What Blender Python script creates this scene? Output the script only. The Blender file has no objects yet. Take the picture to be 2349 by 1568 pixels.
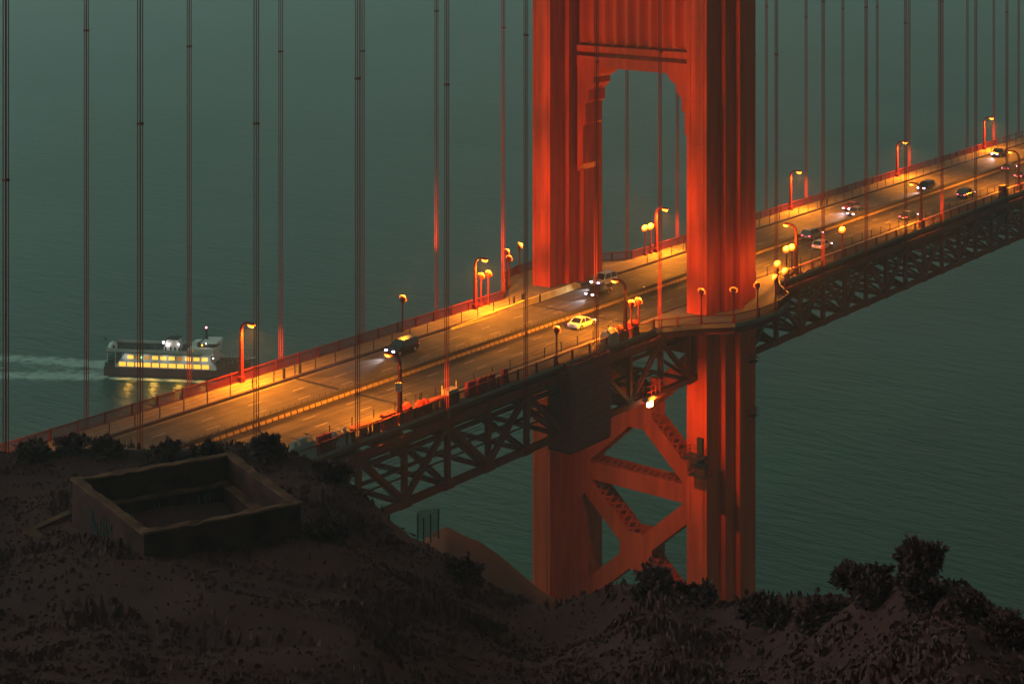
import bpy, math, random
from mathutils import Vector, Matrix, noise
R = math.radians
random.seed(7)
scene = bpy.context.scene
COL = scene.collection

# ------------------------------------------------------------------ camera
# world: X along the bridge (away to the right), Y across (far side +), Z up, road at z = 0
YAW = R(38.1155)
FW = Vector((math.cos(YAW), math.sin(YAW), 0)); RT = Vector((math.sin(YAW), -math.cos(YAW), 0))
CAMP = Vector((-215.615, -142.268, 61.952))
cam_data = bpy.data.cameras.new('camera'); cam = bpy.data.objects.new('camera', cam_data); COL.objects.link(cam)
cam.location = CAMP
cam.rotation_euler = (R(90), 0, YAW - R(90))
cam_data.sensor_width = 36; cam_data.lens = 60.27
cam_data.shift_x = 0.01045; cam_data.shift_y = -0.4513
cam_data.clip_start = 0.5; cam_data.clip_end = 20000
scene.camera = cam

# ------------------------------------------------------------------ world, sun, exposure
SUN_EL, SUN_ROT = R(14), R(-35)
world = bpy.data.worlds.new('World'); scene.world = world; world.use_nodes = True
nt = world.node_tree; nt.nodes.clear()
wo = nt.nodes.new('ShaderNodeOutputWorld'); bg = nt.nodes.new('ShaderNodeBackground')
sky = nt.nodes.new('ShaderNodeTexSky'); sky.sky_type = 'NISHITA'; sky.sun_disc = False
sky.sun_elevation = SUN_EL; sky.sun_rotation = SUN_ROT; sky.air_density = 1.0; sky.dust_density = 4.0; sky.ozone_density = 2.0
bw = nt.nodes.new('ShaderNodeRGBToBW')
tint = nt.nodes.new('ShaderNodeMix'); tint.data_type = 'RGBA'; tint.blend_type = 'MULTIPLY'; tint.inputs['Factor'].default_value = 1
tint.inputs['B'].default_value = (0.62, 1.0, 0.86, 1)
nt.links.new(sky.outputs['Color'], bw.inputs['Color'])
nt.links.new(bw.outputs['Val'], tint.inputs['A']); nt.links.new(tint.outputs['Result'], bg.inputs['Color'])
bg.inputs['Strength'].default_value = 0.101
nt.links.new(bg.outputs['Background'], wo.inputs['Surface'])

sun_d = bpy.data.lights.new('sun', 'SUN'); sun_d.energy = 0.02; sun_d.angle = R(20); sun_d.color = (1, 0.85, 0.7)
sun = bpy.data.objects.new('sun', sun_d); COL.objects.link(sun)
sun.rotation_euler = (-Vector((math.sin(SUN_ROT)*math.cos(SUN_EL), math.cos(SUN_ROT)*math.cos(SUN_EL), math.sin(SUN_EL)))).to_track_quat('-Z', 'Y').to_euler()
scene.view_settings.view_transform = 'Standard'; scene.view_settings.look = 'None'
scene.view_settings.exposure = 0.0; scene.view_settings.gamma = 1.0
scene.view_settings.use_curve_mapping = False
scene.render.engine = 'CYCLES'
cy = scene.cycles
cy.use_denoising = True
cy.max_bounces = 4; cy.diffuse_bounces = 1; cy.glossy_bounces = 3; cy.volume_bounces = 1; cy.transparent_max_bounces = 8
cy.sample_clamp_indirect = 2.0; cy.caustics_reflective = False; cy.caustics_refractive = False
cy.use_light_tree = True

# ------------------------------------------------------------------ helpers
class MB:
    def __init__(s): s.v = []; s.f = []
    def add(s, vs, fs):
        n = len(s.v); s.v += [tuple(p) for p in vs]; s.f += [tuple(i + n for i in f) for f in fs]; return s
    def box(s, x0, x1, y0, y1, z0, z1):
        return s.add([(x0,y0,z0),(x1,y0,z0),(x1,y1,z0),(x0,y1,z0),(x0,y0,z1),(x1,y0,z1),(x1,y1,z1),(x0,y1,z1)],
                     [(0,3,2,1),(4,5,6,7),(0,1,5,4),(1,2,6,5),(2,3,7,6),(3,0,4,7)])
    def beam(s, a, b, w, h, up=(0,0,1)):
        a, b = Vector(a), Vector(b); d = (b - a).normalized(); up = Vector(up)
        sd = d.cross(up)
        if sd.length < 1e-4: sd = d.cross(Vector((1,0,0)))
        sd.normalize(); u = sd.cross(d)
        sd *= w/2; u *= h/2
        return s.add([a-sd-u, a+sd-u, a+sd+u, a-sd+u, b-sd-u, b+sd-u, b+sd+u, b-sd+u],
                     [(0,1,2,3),(7,6,5,4),(0,4,5,1),(1,5,6,2),(2,6,7,3),(3,7,4,0)])
    def tube(s, a, b, r0, r1=None, n=8, cap=True):
        r1 = r0 if r1 is None else r1
        a, b = Vector(a), Vector(b); d = (b-a).normalized()
        t = Vector((0,0,1)) if abs(d.z) < .9 else Vector((1,0,0))
        u = d.cross(t).normalized(); w = d.cross(u)
        vs = []
        for p, r in ((a, r0), (b, r1)):
            for i in range(n):
                an = 2*math.pi*i/n; vs.append(p + (u*math.cos(an) + w*math.sin(an))*r)
        fs = [(i, (i+1) % n, n+(i+1) % n, n+i) for i in range(n)]
        if cap: fs += [tuple(range(n))[::-1], tuple(range(n, 2*n))]
        return s.add(vs, fs)
    def prism(s, poly, z0, z1, tf=lambda x, y, z: (x, y, z)):
        n = len(poly)
        vs = [tf(x, y, z0) for x, y in poly] + [tf(x, y, z1) for x, y in poly]
        fs = [(i, (i+1) % n, n+(i+1) % n, n+i) for i in range(n)] + [tuple(range(n))[::-1], tuple(range(n, 2*n))]
        return s.add(vs, fs)
    def loft(s, rings, cap=True):
        n = len(rings[0]); vs = [p for r in rings for p in r]; fs = []
        for k in range(len(rings)-1):
            for i in range(n): fs.append((k*n+i, k*n+(i+1) % n, (k+1)*n+(i+1) % n, (k+1)*n+i))
        if cap: fs += [tuple(range(n))[::-1], tuple((len(rings)-1)*n+i for i in range(n))]
        return s.add(vs, fs)
    def lathe(s, prof, n=10, c=(0,0,0)):
        return s.loft([[(c[0]+r*math.cos(2*math.pi*i/n), c[1]+r*math.sin(2*math.pi*i/n), c[2]+z) for i in range(n)] for r, z in prof])
    def ball(s, c, r, n=8, sz=1):
        return s.lathe([(max(.001, r*math.sin(math.pi*k/6)), -r*sz*math.cos(math.pi*k/6)) for k in range(7)], n, c)
    def mesh(s, name, mat, smooth=False):
        m = bpy.data.meshes.new(name); m.from_pydata(s.v, [], s.f); m.materials.append(mat); m.update()
        if smooth: m.polygons.foreach_set('use_smooth', [True]*len(m.polygons))
        return m
    def build(s, name, mat, parent=None, smooth=False, world=False):
        return link(name, s.mesh(name, mat, smooth), parent, world)

def link(name, mesh, parent=None, world=False, loc=None):
    """world=True: vertices are in world space although the parent has a location"""
    o = bpy.data.objects.new(name, mesh); COL.objects.link(o)
    if parent is not None:
        o.parent = parent
        if world:
            off = Vector((0,0,0)); p = parent
            while p is not None: off += p.location; p = p.parent
            o.location = -off
    if loc is not None: o.location = loc
    return o
def tag(o, label=None, cat=None, group=None, kind=None):
    if label: o['label'] = label
    if cat: o['category'] = cat
    if group: o['group'] = group
    if kind: o['kind'] = kind
    return o
def thing(name, label, cat, loc=(0,0,0), rz=0, group=None):
    o = bpy.data.objects.new(name, None); COL.objects.link(o); o.empty_display_size = .2
    o.location = loc; o.rotation_euler = (0, 0, rz)
    return tag(o, label, cat, group)
def copy_tree(o, parent=None):
    c = o.copy(); COL.objects.link(c); c.parent = parent
    for ch in list(o.children):
        if ch.type != 'LIGHT': copy_tree(ch, c)
    return c
ORD = ['first','second','third','fourth','fifth','sixth','seventh','eighth','ninth','tenth','eleventh','twelfth','thirteenth','fourteenth','fifteenth','sixteenth','seventeenth','eighteenth','nineteenth','twentieth']

def at(px, py, D):            # real point at depth D seen at picture position (2349 wide)
    return CAMP + (FW + RT*((px-1149.957)/3932.53) + Vector((0,0,-(py+276.184)/3932.53)))*D

# ------------------------------------------------------------------ materials
def mat(name, col, rough=.6, var=.25, scale=1.0, bump=0.0, metal=0.0, spec=.10, emit=None, es=0, streak=False):
    m = bpy.data.materials.new(name); m.use_nodes = True; t = m.node_tree
    b = t.nodes['Principled BSDF']; b.inputs['Roughness'].default_value = rough; b.inputs['Metallic'].default_value = metal
    b.inputs['Specular IOR Level'].default_value = spec
    if emit:
        b.inputs['Emission Color'].default_value = (*emit, 1); b.inputs['Emission Strength'].default_value = es
        b.inputs['Base Color'].default_value = (*col, 1)
        m.cycles.emission_sampling = 'NONE'
        return m
    tc = t.nodes.new('ShaderNodeTexCoord'); mp = t.nodes.new('ShaderNodeMapping')
    if streak: mp.inputs['Scale'].default_value = (1, 1, .12)
    n = t.nodes.new('ShaderNodeTexNoise'); n.inputs['Scale'].default_value = scale; n.inputs['Detail'].default_value = 5
    t.links.new(tc.outputs['Object'], mp.inputs['Vector']); t.links.new(mp.outputs['Vector'], n.inputs['Vector'])
    cr = t.nodes.new('ShaderNodeValToRGB')
    cr.color_ramp.elements[0].position = .3; cr.color_ramp.elements[1].position = .7
    cr.color_ramp.elements[0].color = (*[c*(1-var) for c in col], 1); cr.color_ramp.elements[1].color = (*[min(1, c*(1+var)) for c in col], 1)
    t.links.new(n.outputs['Fac'], cr.inputs['Fac']); t.links.new(cr.outputs['Color'], b.inputs['Base Color'])
    if bump:
        bp = t.nodes.new('ShaderNodeBump'); bp.inputs['Strength'].default_value = bump; bp.inputs['Distance'].default_value = .05
        n2 = t.nodes.new('ShaderNodeTexNoise'); n2.inputs['Scale'].default_value = scale*6; n2.inputs['Detail'].default_value = 4
        t.links.new(tc.outputs['Object'], n2.inputs['Vector'])
        t.links.new(n2.outputs['Fac'], bp.inputs['Height']); t.links.new(bp.outputs['Normal'], b.inputs['Normal'])
    return m
M = {}
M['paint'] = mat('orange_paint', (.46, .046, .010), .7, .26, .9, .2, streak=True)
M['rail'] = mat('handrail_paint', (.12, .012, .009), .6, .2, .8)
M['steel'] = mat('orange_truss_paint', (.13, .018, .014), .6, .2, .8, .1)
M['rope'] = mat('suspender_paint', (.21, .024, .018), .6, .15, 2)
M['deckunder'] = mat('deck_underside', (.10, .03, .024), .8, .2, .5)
M['asphalt'] = mat('asphalt', (.082, .070, .058), .75, .3, .35, .2)
def add_wear(m):
    t = m.node_tree; b = t.nodes['Principled BSDF']; src = b.inputs['Base Color'].links[0].from_socket
    tc = t.nodes.new('ShaderNodeTexCoord'); mp = t.nodes.new('ShaderNodeMapping'); mp.inputs['Scale'].default_value = (.03, 1.6, 1)
    n = t.nodes.new('ShaderNodeTexNoise'); n.inputs['Scale'].default_value = 1; n.inputs['Detail'].default_value = 4
    t.links.new(tc.outputs['Object'], mp.inputs['Vector']); t.links.new(mp.outputs['Vector'], n.inputs['Vector'])
    r = t.nodes.new('ShaderNodeMapRange'); r.inputs[1].default_value = .3; r.inputs[2].default_value = .7; r.inputs[3].default_value = .55; r.inputs[4].default_value = 1.3
    t.links.new(n.outputs['Fac'], r.inputs[0])
    mx = t.nodes.new('ShaderNodeMix'); mx.data_type = 'RGBA'; mx.blend_type = 'MULTIPLY'; mx.inputs['Factor'].default_value = 1
    t.links.new(src, mx.inputs['A']); t.links.new(r.outputs[0], mx.inputs['B']); t.links.new(mx.outputs['Result'], b.inputs['Base Color'])
add_wear(M['asphalt'])
M['conc'] = mat('pavement_concrete', (.17, .14, .115), .8, .15, .6, .2)
M['kerb'] = mat('kerb_steel', (.07, .045, .04), .7, .25, .8)
M['barrier'] = mat('barrier_concrete', (.34, .24, .11), .75, .15, 2, .1)
M['barrier_dark'] = mat('barrier_cap_shaded', (.06, .055, .05), .7, .2, 2)  # web and cap coloured dark for the shadow band above the bases
M['yellowc'] = mat('yellow_barrier_concrete', (.66, .50, .12), .75, .2, 1.2, .1)
M['white'] = mat('road_paint', (.30, .27, .22), .7, .3, 3)
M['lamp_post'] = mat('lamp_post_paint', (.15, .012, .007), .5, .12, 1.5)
M['black'] = mat('dark_metal', (.025, .022, .022), .55, .2, 2)
M['rubber'] = mat('rubber', (.02, .02, .02), .8, .2, 4)
M['chrome'] = mat('rim_metal', (.45, .45, .45), .35, .1, 4, metal=.8, spec=.5)
M['glass'] = mat('car_glass', (.012, .014, .016), .08, .1, 1, spec=.6)
M['sodium'] = mat('sodium_lens', (.8, .5, .2), .3, emit=(1, .29, .03), es=6)
M['flood'] = mat('flood_lens', (.8, .5, .2), .3, emit=(1, .28, .035), es=8)
M['head'] = mat('headlight_lens', (.9, .9, .95), .2, emit=(.82, .58, 1.0), es=20)
M['tail'] = mat('taillight_lens', (.5, .02, .03), .3, emit=(1, .04, .08), es=14)
M['amber'] = mat('amber_marker_lens', (.6, .3, .05), .3, emit=(1, .45, .05), es=4)
M['work'] = mat('work_lamp_lens', (.9, .7, .5), .3, emit=(1, .6, .3), es=16)
M['amber_halo'] = mat('amber_lens_halo', (.8, .3, .05), .3, emit=(1, .12, .004), es=2.4)  # orange emission put round the lamp cores in place of their halo
M['win'] = mat('lit_cabin_window', (.8, .5, .2), .3, emit=(1, .42, .03), es=1.9)
M['win2'] = mat('dim_cabin_window', (.5, .3, .1), .3, emit=(.8, .24, .02), es=.5)
M['lampw'] = mat('white_deck_lamp', (.9, .9, .9), .3, emit=(1, .8, .85), es=8)
M['lampr'] = mat('red_mast_lamp', (.8, .2, .2), .3, emit=(1, .25, .35), es=8)
M['lampg'] = mat('green_side_lamp', (.2, .8, .3), .3, emit=(.2, 1, .35), es=6)
M['shipwhite'] = mat('ship_white_paint', (.85, .86, .82), .5, .06, .4)
M['hull'] = mat('hull_paint', (.10, .035, .04), .5, .15, .4)
M['shipdark'] = mat('ship_dark_paint', (.055, .05, .05), .6, .2, .5)
M['mural'] = mat('bow_mural_paint', (.10, .07, .07), .6, .4, .6)
M['cloth'] = mat('dark_clothing', (.05, .05, .055), .8, .4, 3)
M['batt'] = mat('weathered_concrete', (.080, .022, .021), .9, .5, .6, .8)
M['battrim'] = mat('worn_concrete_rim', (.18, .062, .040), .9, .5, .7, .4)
M['graffiti'] = mat('graffiti_paint', (.09, .22, .21), .8, .3, 2)
M['bark'] = mat('bark', (.05, .035, .03), .9, .3, 2)
M['tarp_purple'] = mat('tarp_cloth', (.13, .034, .042), .85, .2, .4, .4)
M['red'] = mat('red_plastic', (.22, .02, .02), .5, .15, 1.5)
M['orange'] = mat('orange_plastic', (.22, .06, .014), .55, .15, 1.5)
M['grey'] = mat('grey_tarp', (.20, .21, .20), .8, .2, 1.5, .3)
M['pale'] = mat('pale_tarp', (.26, .22, .18), .8, .15, 1.5, .3)
M['bulwark'] = mat('ship_grey_paint', (.58, .58, .55), .6, .12, .4)
M['signw'] = mat('sign_white', (.62, .60, .50), .6, .08, 3)
M['yellow'] = mat('yellow_paint', (.65, .50, .06), .6, .1, 3)
M['silverpaint'] = mat('car_silver', (.5, .49, .48), .3, .04, 1, metal=.2, spec=.5)
M['whitepaint'] = mat('car_white', (.74, .72, .68), .3, .04, 1, spec=.5)
M['blackpaint'] = mat('car_black', (.018, .018, .02), .25, .04, 1, spec=.5)
M['greypaint'] = mat('car_grey', (.09, .09, .095), .3, .04, 1, spec=.5)
M['redpaint'] = mat('car_dark_red', (.14, .02, .02), .3, .04, 1, spec=.5)

# leaf material: mixed greens and dry browns by random island
def leafmat(name, c0, c1):
    m = bpy.data.materials.new(name); m.use_nodes = True; t = m.node_tree; b = t.nodes['Principled BSDF']
    g = t.nodes.new('ShaderNodeNewGeometry'); cr = t.nodes.new('ShaderNodeValToRGB')
    cr.color_ramp.elements[0].color = (*c0, 1); cr.color_ramp.elements[1].color = (*c1, 1)
    t.links.new(g.outputs['Random Per Island'], cr.inputs['Fac']); t.links.new(cr.outputs['Color'], b.inputs['Base Color'])
    b.inputs['Roughness'].default_value = .8; b.inputs['Specular IOR Level'].default_value = .2
    return m
M['leaf'] = leafmat('shrub_leaf', (.11, .033, .033), (.145, .043, .042))
M['scrub'] = leafmat('dry_scrub_leaf', (.125, .037, .037), (.15, .045, .044))

def ground_mat():
    m = mat('hillside_soil', (.105, .031, .031), .95, .15, .05, .2, spec=.1)
    return m
M['soil'] = ground_mat()
M['earth'] = mat('bare_ochre_earth', (.10, .036, .030), .95, .4, .12, .6, spec=.1)

# ferry frame, used by the water foam too
STERN = Vector((88.7, 233.2, -73)); FDIR = Vector((.511, -.859, 0)).normalized(); FANG = math.atan2(FDIR.y, FDIR.x)

def water_mat():
    m = bpy.data.materials.new('sea_water'); m.use_nodes = True; t = m.node_tree; N = t.nodes; L = t.links
    b = N['Principled BSDF']; b.inputs['Base Color'].default_value = (.003, .060, .045, 1); b.inputs['Specular Tint'].default_value = (.55, 1, .85, 1)
    b.inputs['Roughness'].default_value = .22; b.inputs['IOR'].default_value = 1.333
    tc = N.new('ShaderNodeTexCoord')
    def mp(sc, rot=0):
        q = N.new('ShaderNodeMapping'); q.inputs['Scale'].default_value = sc; q.inputs['Rotation'].default_value = (0, 0, rot)
        L.new(tc.outputs['Object'], q.inputs['Vector']); return q
    hs = []
    for sc, rot, w in (((.35, .10, 1), R(25), 1.0), ((.9, .35, 1), R(50), .45), ((.06, .022, 1), R(35), 1.6)):
        n = N.new('ShaderNodeTexNoise'); n.inputs['Scale'].default_value = 1; n.inputs['Detail'].default_value = 4
        L.new(mp(sc, rot).outputs['Vector'], n.inputs['Vector'])
        mu = N.new('ShaderNodeMath'); mu.operation = 'MULTIPLY'; mu.inputs[1].default_value = w; L.new(n.outputs['Fac'], mu.inputs[0]); hs.append(mu)
    a1 = N.new('ShaderNodeMath'); a1.operation = 'ADD'; L.new(hs[0].outputs[0], a1.inputs[0]); L.new(hs[1].outputs[0], a1.inputs[1])
    a2 = N.new('ShaderNodeMath'); a2.operation = 'ADD'; L.new(a1.outputs[0], a2.inputs[0]); L.new(hs[2].outputs[0], a2.inputs[1])
    wn = N.new('ShaderNodeTexNoise'); wn.inputs['Scale'].default_value = 1; wn.inputs['Detail'].default_value = 3; L.new(mp((.012, .004, 1), R(30)).outputs['Vector'], wn.inputs['Vector'])
    wr = N.new('ShaderNodeMapRange'); wr.inputs[1].default_value = .35; wr.inputs[2].default_value = .65; wr.inputs[3].default_value = .35; wr.inputs[4].default_value = 1.0; L.new(wn.outputs['Fac'], wr.inputs[0])
    bp = N.new('ShaderNodeBump'); bp.inputs['Strength'].default_value = 1.0; bp.inputs['Distance'].default_value = .7
    L.new(wr.outputs[0], bp.inputs['Strength'])
    L.new(a2.outputs[0], bp.inputs['Height']); L.new(bp.outputs['Normal'], b.inputs['Normal'])
    # foam of the wake, in the ferry's own frame (u forward, v to port)
    fm = N.new('ShaderNodeMapping'); fm.vector_type = 'TEXTURE'
    fm.inputs['Location'].default_value = (STERN.x, STERN.y, 0); fm.inputs['Rotation'].default_value = (0, 0, FANG)
    L.new(tc.outputs['Object'], fm.inputs['Vector'])
    sp = N.new('ShaderNodeSeparateXYZ'); L.new(fm.outputs['Vector'], sp.inputs[0])
    def mth(op, a, bb=None, c=None):
        q = N.new('ShaderNodeMath'); q.operation = op
        for i, x in enumerate((a, bb, c)):
            if x is None: continue
            if hasattr(x, 'outputs'): L.new(x.outputs[0], q.inputs[i])
            elif hasattr(x, 'links'): L.new(x, q.inputs[i])
            else: q.inputs[i].default_value = x
        return q
    def sm(x, lo, hi):
        q = N.new('ShaderNodeMapRange'); q.interpolation_type = 'SMOOTHSTEP'; q.inputs[1].default_value = lo; q.inputs[2].default_value = hi
        L.new(x if hasattr(x, 'links') else x.outputs[0], q.inputs[0]); return q
    u, v = sp.outputs[0], sp.outputs[1]
    av = mth('ABSOLUTE', v)
    # stern wake: two trails, fading behind
    vc = mth('ADD', mth('MULTIPLY', u, -.10), 5.0); d1 = mth('ABSOLUTE', mth('SUBTRACT', av, vc)); tr = sm(mth('MULTIPLY', d1, -1), -9.5, -.5)
    core = mth('MULTIPLY', sm(mth('MULTIPLY', av, -1), -12, -3), .62)
    fade = mth('MULTIPLY', sm(u, -160, 20), sm(mth('MULTIPLY', u, -1), -2.5, -.5))
    wake = mth('MULTIPLY', mth('MAXIMUM', tr, core), fade)
    # bow wave along the hull
    d2 = mth('ABSOLUTE', mth('SUBTRACT', av, 6.6)); sw = sm(mth('MULTIPLY', d2, -1), -2.6, -.2)
    side = mth('MULTIPLY', sw, mth('MULTIPLY', sm(u, -3, 4), sm(mth('MULTIPLY', u, -1), -40, -28)))
    mask = mth('MAXIMUM', wake, mth('MULTIPLY', side, .9))
    fn = N.new('ShaderNodeTexNoise'); fn.inputs['Scale'].default_value = 1; fn.inputs['Detail'].default_value = 6; fn.inputs['Roughness'].default_value = .65
    fs = N.new('ShaderNodeMapping'); fs.inputs['Scale'].default_value = (.30, .42, 1); L.new(fm.outputs['Vector'], fs.inputs['Vector']); L.new(fs.outputs['Vector'], fn.inputs['Vector'])
    fo = sm(mth('MULTIPLY', mask, mth('MULTIPLY', fn.outputs['Fac'], 2.0)), .40, .95)
    foam = N.new('ShaderNodeBsdfDiffuse'); foam.inputs['Color'].default_value = (.55, .62, .58, 1)
    mx = N.new('ShaderNodeMixShader'); L.new(fo.outputs[0], mx.inputs[0]); L.new(b.outputs[0], mx.inputs[1]); L.new(foam.outputs[0], mx.inputs[2])
    L.new(mx.outputs[0], N['Material Output'].inputs['Surface'])
    return m

# ------------------------------------------------------------------ water
W = 5200
mb = MB(); mb.add([(-W, -W, -73), (W, -W, -73), (W, W, -73), (-W, W, -73)], [(0, 1, 2, 3)])
tag(mb.build('water', water_mat()), kind='structure')

# ------------------------------------------------------------------ hillside
def interp(tab, x):
    if x <= tab[0][0]: return tab[0][1]
    for (x0, y0), (x1, y1) in zip(tab, tab[1:]):
        if x <= x1:
            k = (x-x0)/(x1-x0); k = k*k*(3-2*k) if False else k
            return y0 + (y1-y0)*k
    return tab[-1][1]
SIL = [(-1500, 1150), (-600, 1075), (0, 1026), (180, 1010), (420, 1004), (640, 1020), (760, 1062), (840, 1115), (905, 1180), (960, 1215), (1010, 1245), (1070, 1290),
       (1150, 1330), (1220, 1356), (1300, 1350), (1380, 1340), (1440, 1318), (1500, 1312), (1560, 1325), (1620, 1352), (1740, 1362), (1850, 1340), (1960, 1315),
       (2060, 1300), (2200, 1310), (2349, 1400), (2700, 1500), (4200, 1650)]
RID = [(-1500, 70), (0, 118), (640, 118), (905, 112), (1070, 108), (1220, 104), (1500, 96), (1740, 88), (2060, 70), (2349, 60), (4200, 45)]
def hill_z(u, D, jit=True):
    ts = (interp(SIL, u) + 276.184)/3932.53; Rr = interp(RID, u)
    if D <= Rr:
        k = 1 - D/Rr
        t = ts + (.62-ts)*k**.95
        z = CAMP.z - D*t - 1.7*math.exp(-D/5)
    else:
        e = D - Rr
        z = CAMP.z - Rr*ts - e*ts*.6 - 1.25*e*e/(e+10)
    if jit:
        p = CAMP + (FW + RT*((u-1149.957)/3932.53))*D
        a = min(1, D/25)
        z += a*(noise.noise(Vector((p.x*.12, p.y*.12, 3)))*.9 + noise.noise(Vector((p.x*.5, p.y*.5, 9)))*.28) - .5*a
    return z
us = [-1500 + 5700*i/230 for i in range(231)]
Ds = [.5 + 3*i for i in range(5)] + [14 + 2.2*i for i in range(52)] + [130 + 6*i for i in range(26)]
mb = MB()
for D in Ds:
    for u in us:
        p = CAMP + (FW + RT*((u-1149.957)/3932.53))*D
        mb.v.append((p.x, p.y, max(-76, hill_z(u, D))))
nu = len(us)
for j in range(len(Ds)-1):
    for i in range(nu-1): mb.f.append((j*nu+i, j*nu+i+1, (j+1)*nu+i+1, (j+1)*nu+i))
tag(mb.build('hillside', M['soil'], smooth=True), kind='structure')
# ground the camera stands on, behind the slope
mb = MB()
for j in range(14):
    for i in range(40):
        a = -math.pi*i/39; r = .4 + j*j*1.2
        d = Vector((math.cos(a), math.sin(a)))
        p = CAMP + RT*(d.x*r) + FW*(d.y*r + .6)
        mb.v.append((p.x, p.y, CAMP.z - 2.0 + .03*r + noise.noise(Vector((p.x*.15, p.y*.15, 1)))*.3*min(1, r/8)))
for j in range(13):
    for i in range(39): mb.f.append((j*40+i, j*40+i+1, (j+1)*40+i+1, (j+1)*40+i))
tag(mb.build('hilltop', M['soil'], smooth=True), kind='structure')
# headland below the bridge, farther out
HS = [(930, 1330), (970, 1232), (1000, 1204), (1024, 1194), (1060, 1207), (1100, 1226), (1150, 1262), (1190, 1290), (1225, 1318), (1290, 1352), (1380, 1390), (1500, 1440)]
mb = MB(); hu = [930 + 570*i/60 for i in range(61)]; hd = [118 + 4*i for i in range(30)]
for D in hd:
    for u in hu:
        ts = (interp(HS, u)+276.184)/3932.53; Rr = 168
        p = CAMP + (FW + RT*((u-1149.957)/3932.53))*D
        z = CAMP.z - Rr*ts - ((Rr-D)*(ts+.10) if False else 0)
        if D <= Rr: z = CAMP.z - D*(ts + .10*(1-D/Rr)*4)
        else: z = CAMP.z - Rr*ts - (D-Rr)*1.0
        z += noise.noise(Vector((p.x*.15, p.y*.15, 5)))*1.0 + noise.noise(Vector((p.x*.6, p.y*.6, 5)))*.3
        mb.v.append((p.x, p.y, max(-76, z)))
for j in range(len(hd)-1):
    for i in range(60): mb.f.append((j*61+i, j*61+i+1, (j+1)*61+i+1, (j+1)*61+i))
tag(mb.build('headland', M['earth'], smooth=True), kind='structure')

# ------------------------------------------------------------------ bridge deck: road, kerbs, pavements
X0, X1 = -190, 330
mb = MB(); mb.box(X0, X1, -13.45, 13.45, -.55, -.16)
deck = tag(mb.build('bridge_deck_slab', M['deckunder']), kind='structure')
mb = MB(); mb.box(X0, X1, -9.3, 9.3, -.15, 0)
road = tag(mb.build('road', M['asphalt']), kind='structure')
dash = MB(); dash.box(-1.05, 1.05, -.07, .07, .004, .008); dashm = dash.mesh('lane_dash', M['white'])
for Y, ph in ((5.85, .6), (3.0, -1.2), (-3.0, .6), (-5.85, -.2)):
    x = -118.5 + ph
    while x < 215:
        d_ = link('lane_dash', dashm, road, loc=(x + random.uniform(-.15, .15), Y, 0)); d_.scale.x = random.uniform(.85, 1.05); x += 7.31
for Y in (8.95, -8.95):
    mb = MB(); mb.box(X0, X1, Y-.06, Y+.06, .004, .008); mb.build('edge_line', M['white'], road)
for X in (-63.8, -16.2, 16.2, 93, 170):
    mb = MB(); mb.box(X-.28, X+.28, -9.3, 9.3, .004, .012); mb.build('expansion_joint', M['black'], road)
patch_m = mat('worn_asphalt_patch', (.060, .053, .046), .8, .2, .6, .2)
for (xa, xb, ya, yb) in ((-60, -48, 0.2, 5.9), (-34, -19, 3.1, 8.9), (30, 48, 0.2, 2.9), (-92, -80, -8.8, -3.1), (-12, 8, -5.8, -.8)):
    mb = MB(); mb.box(xa, xb, ya, yb, .002, .004); mb.build('asphalt_patch', patch_m, road)

BUL = [(-17, 13.45), (-11.3, 17.3), (-7.8, 20.6), (-2.8, 21.7), (2.8, 21.7), (7.8, 20.6), (11.3, 17.3), (17, 13.45)]
for s in (1, -1):
    mb = MB(); mb.box(X0, X1, min(s*9.75, s*13.4), max(s*9.75, s*13.4), -.15, .2)
    pv = tag(mb.build('pavement', M['conc']), kind='structure')
    mb = MB(); poly = [(x, s*y) for x, y in BUL]
    if s > 0: poly = poly[::-1]
    mb.prism(poly, -.35, .19); mb.build('pavement_bay', M['conc'], pv)
    mb = MB(); mb.prism([(x*.97, s*(13.45 + (y-13.45)*.96)) for x, y in BUL][::(1 if s < 0 else -1)], -1.3, -.36); mb.build('bay_girder', M['steel'], pv)
    # steel traffic rail between road and pavement
    mb = MB(); mb.box(X0, X1, min(s*9.34, s*9.7), max(s*9.34, s*9.7), 0, .28)
    tag(mb.build('kerb', M['kerb']), kind='structure')

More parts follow.
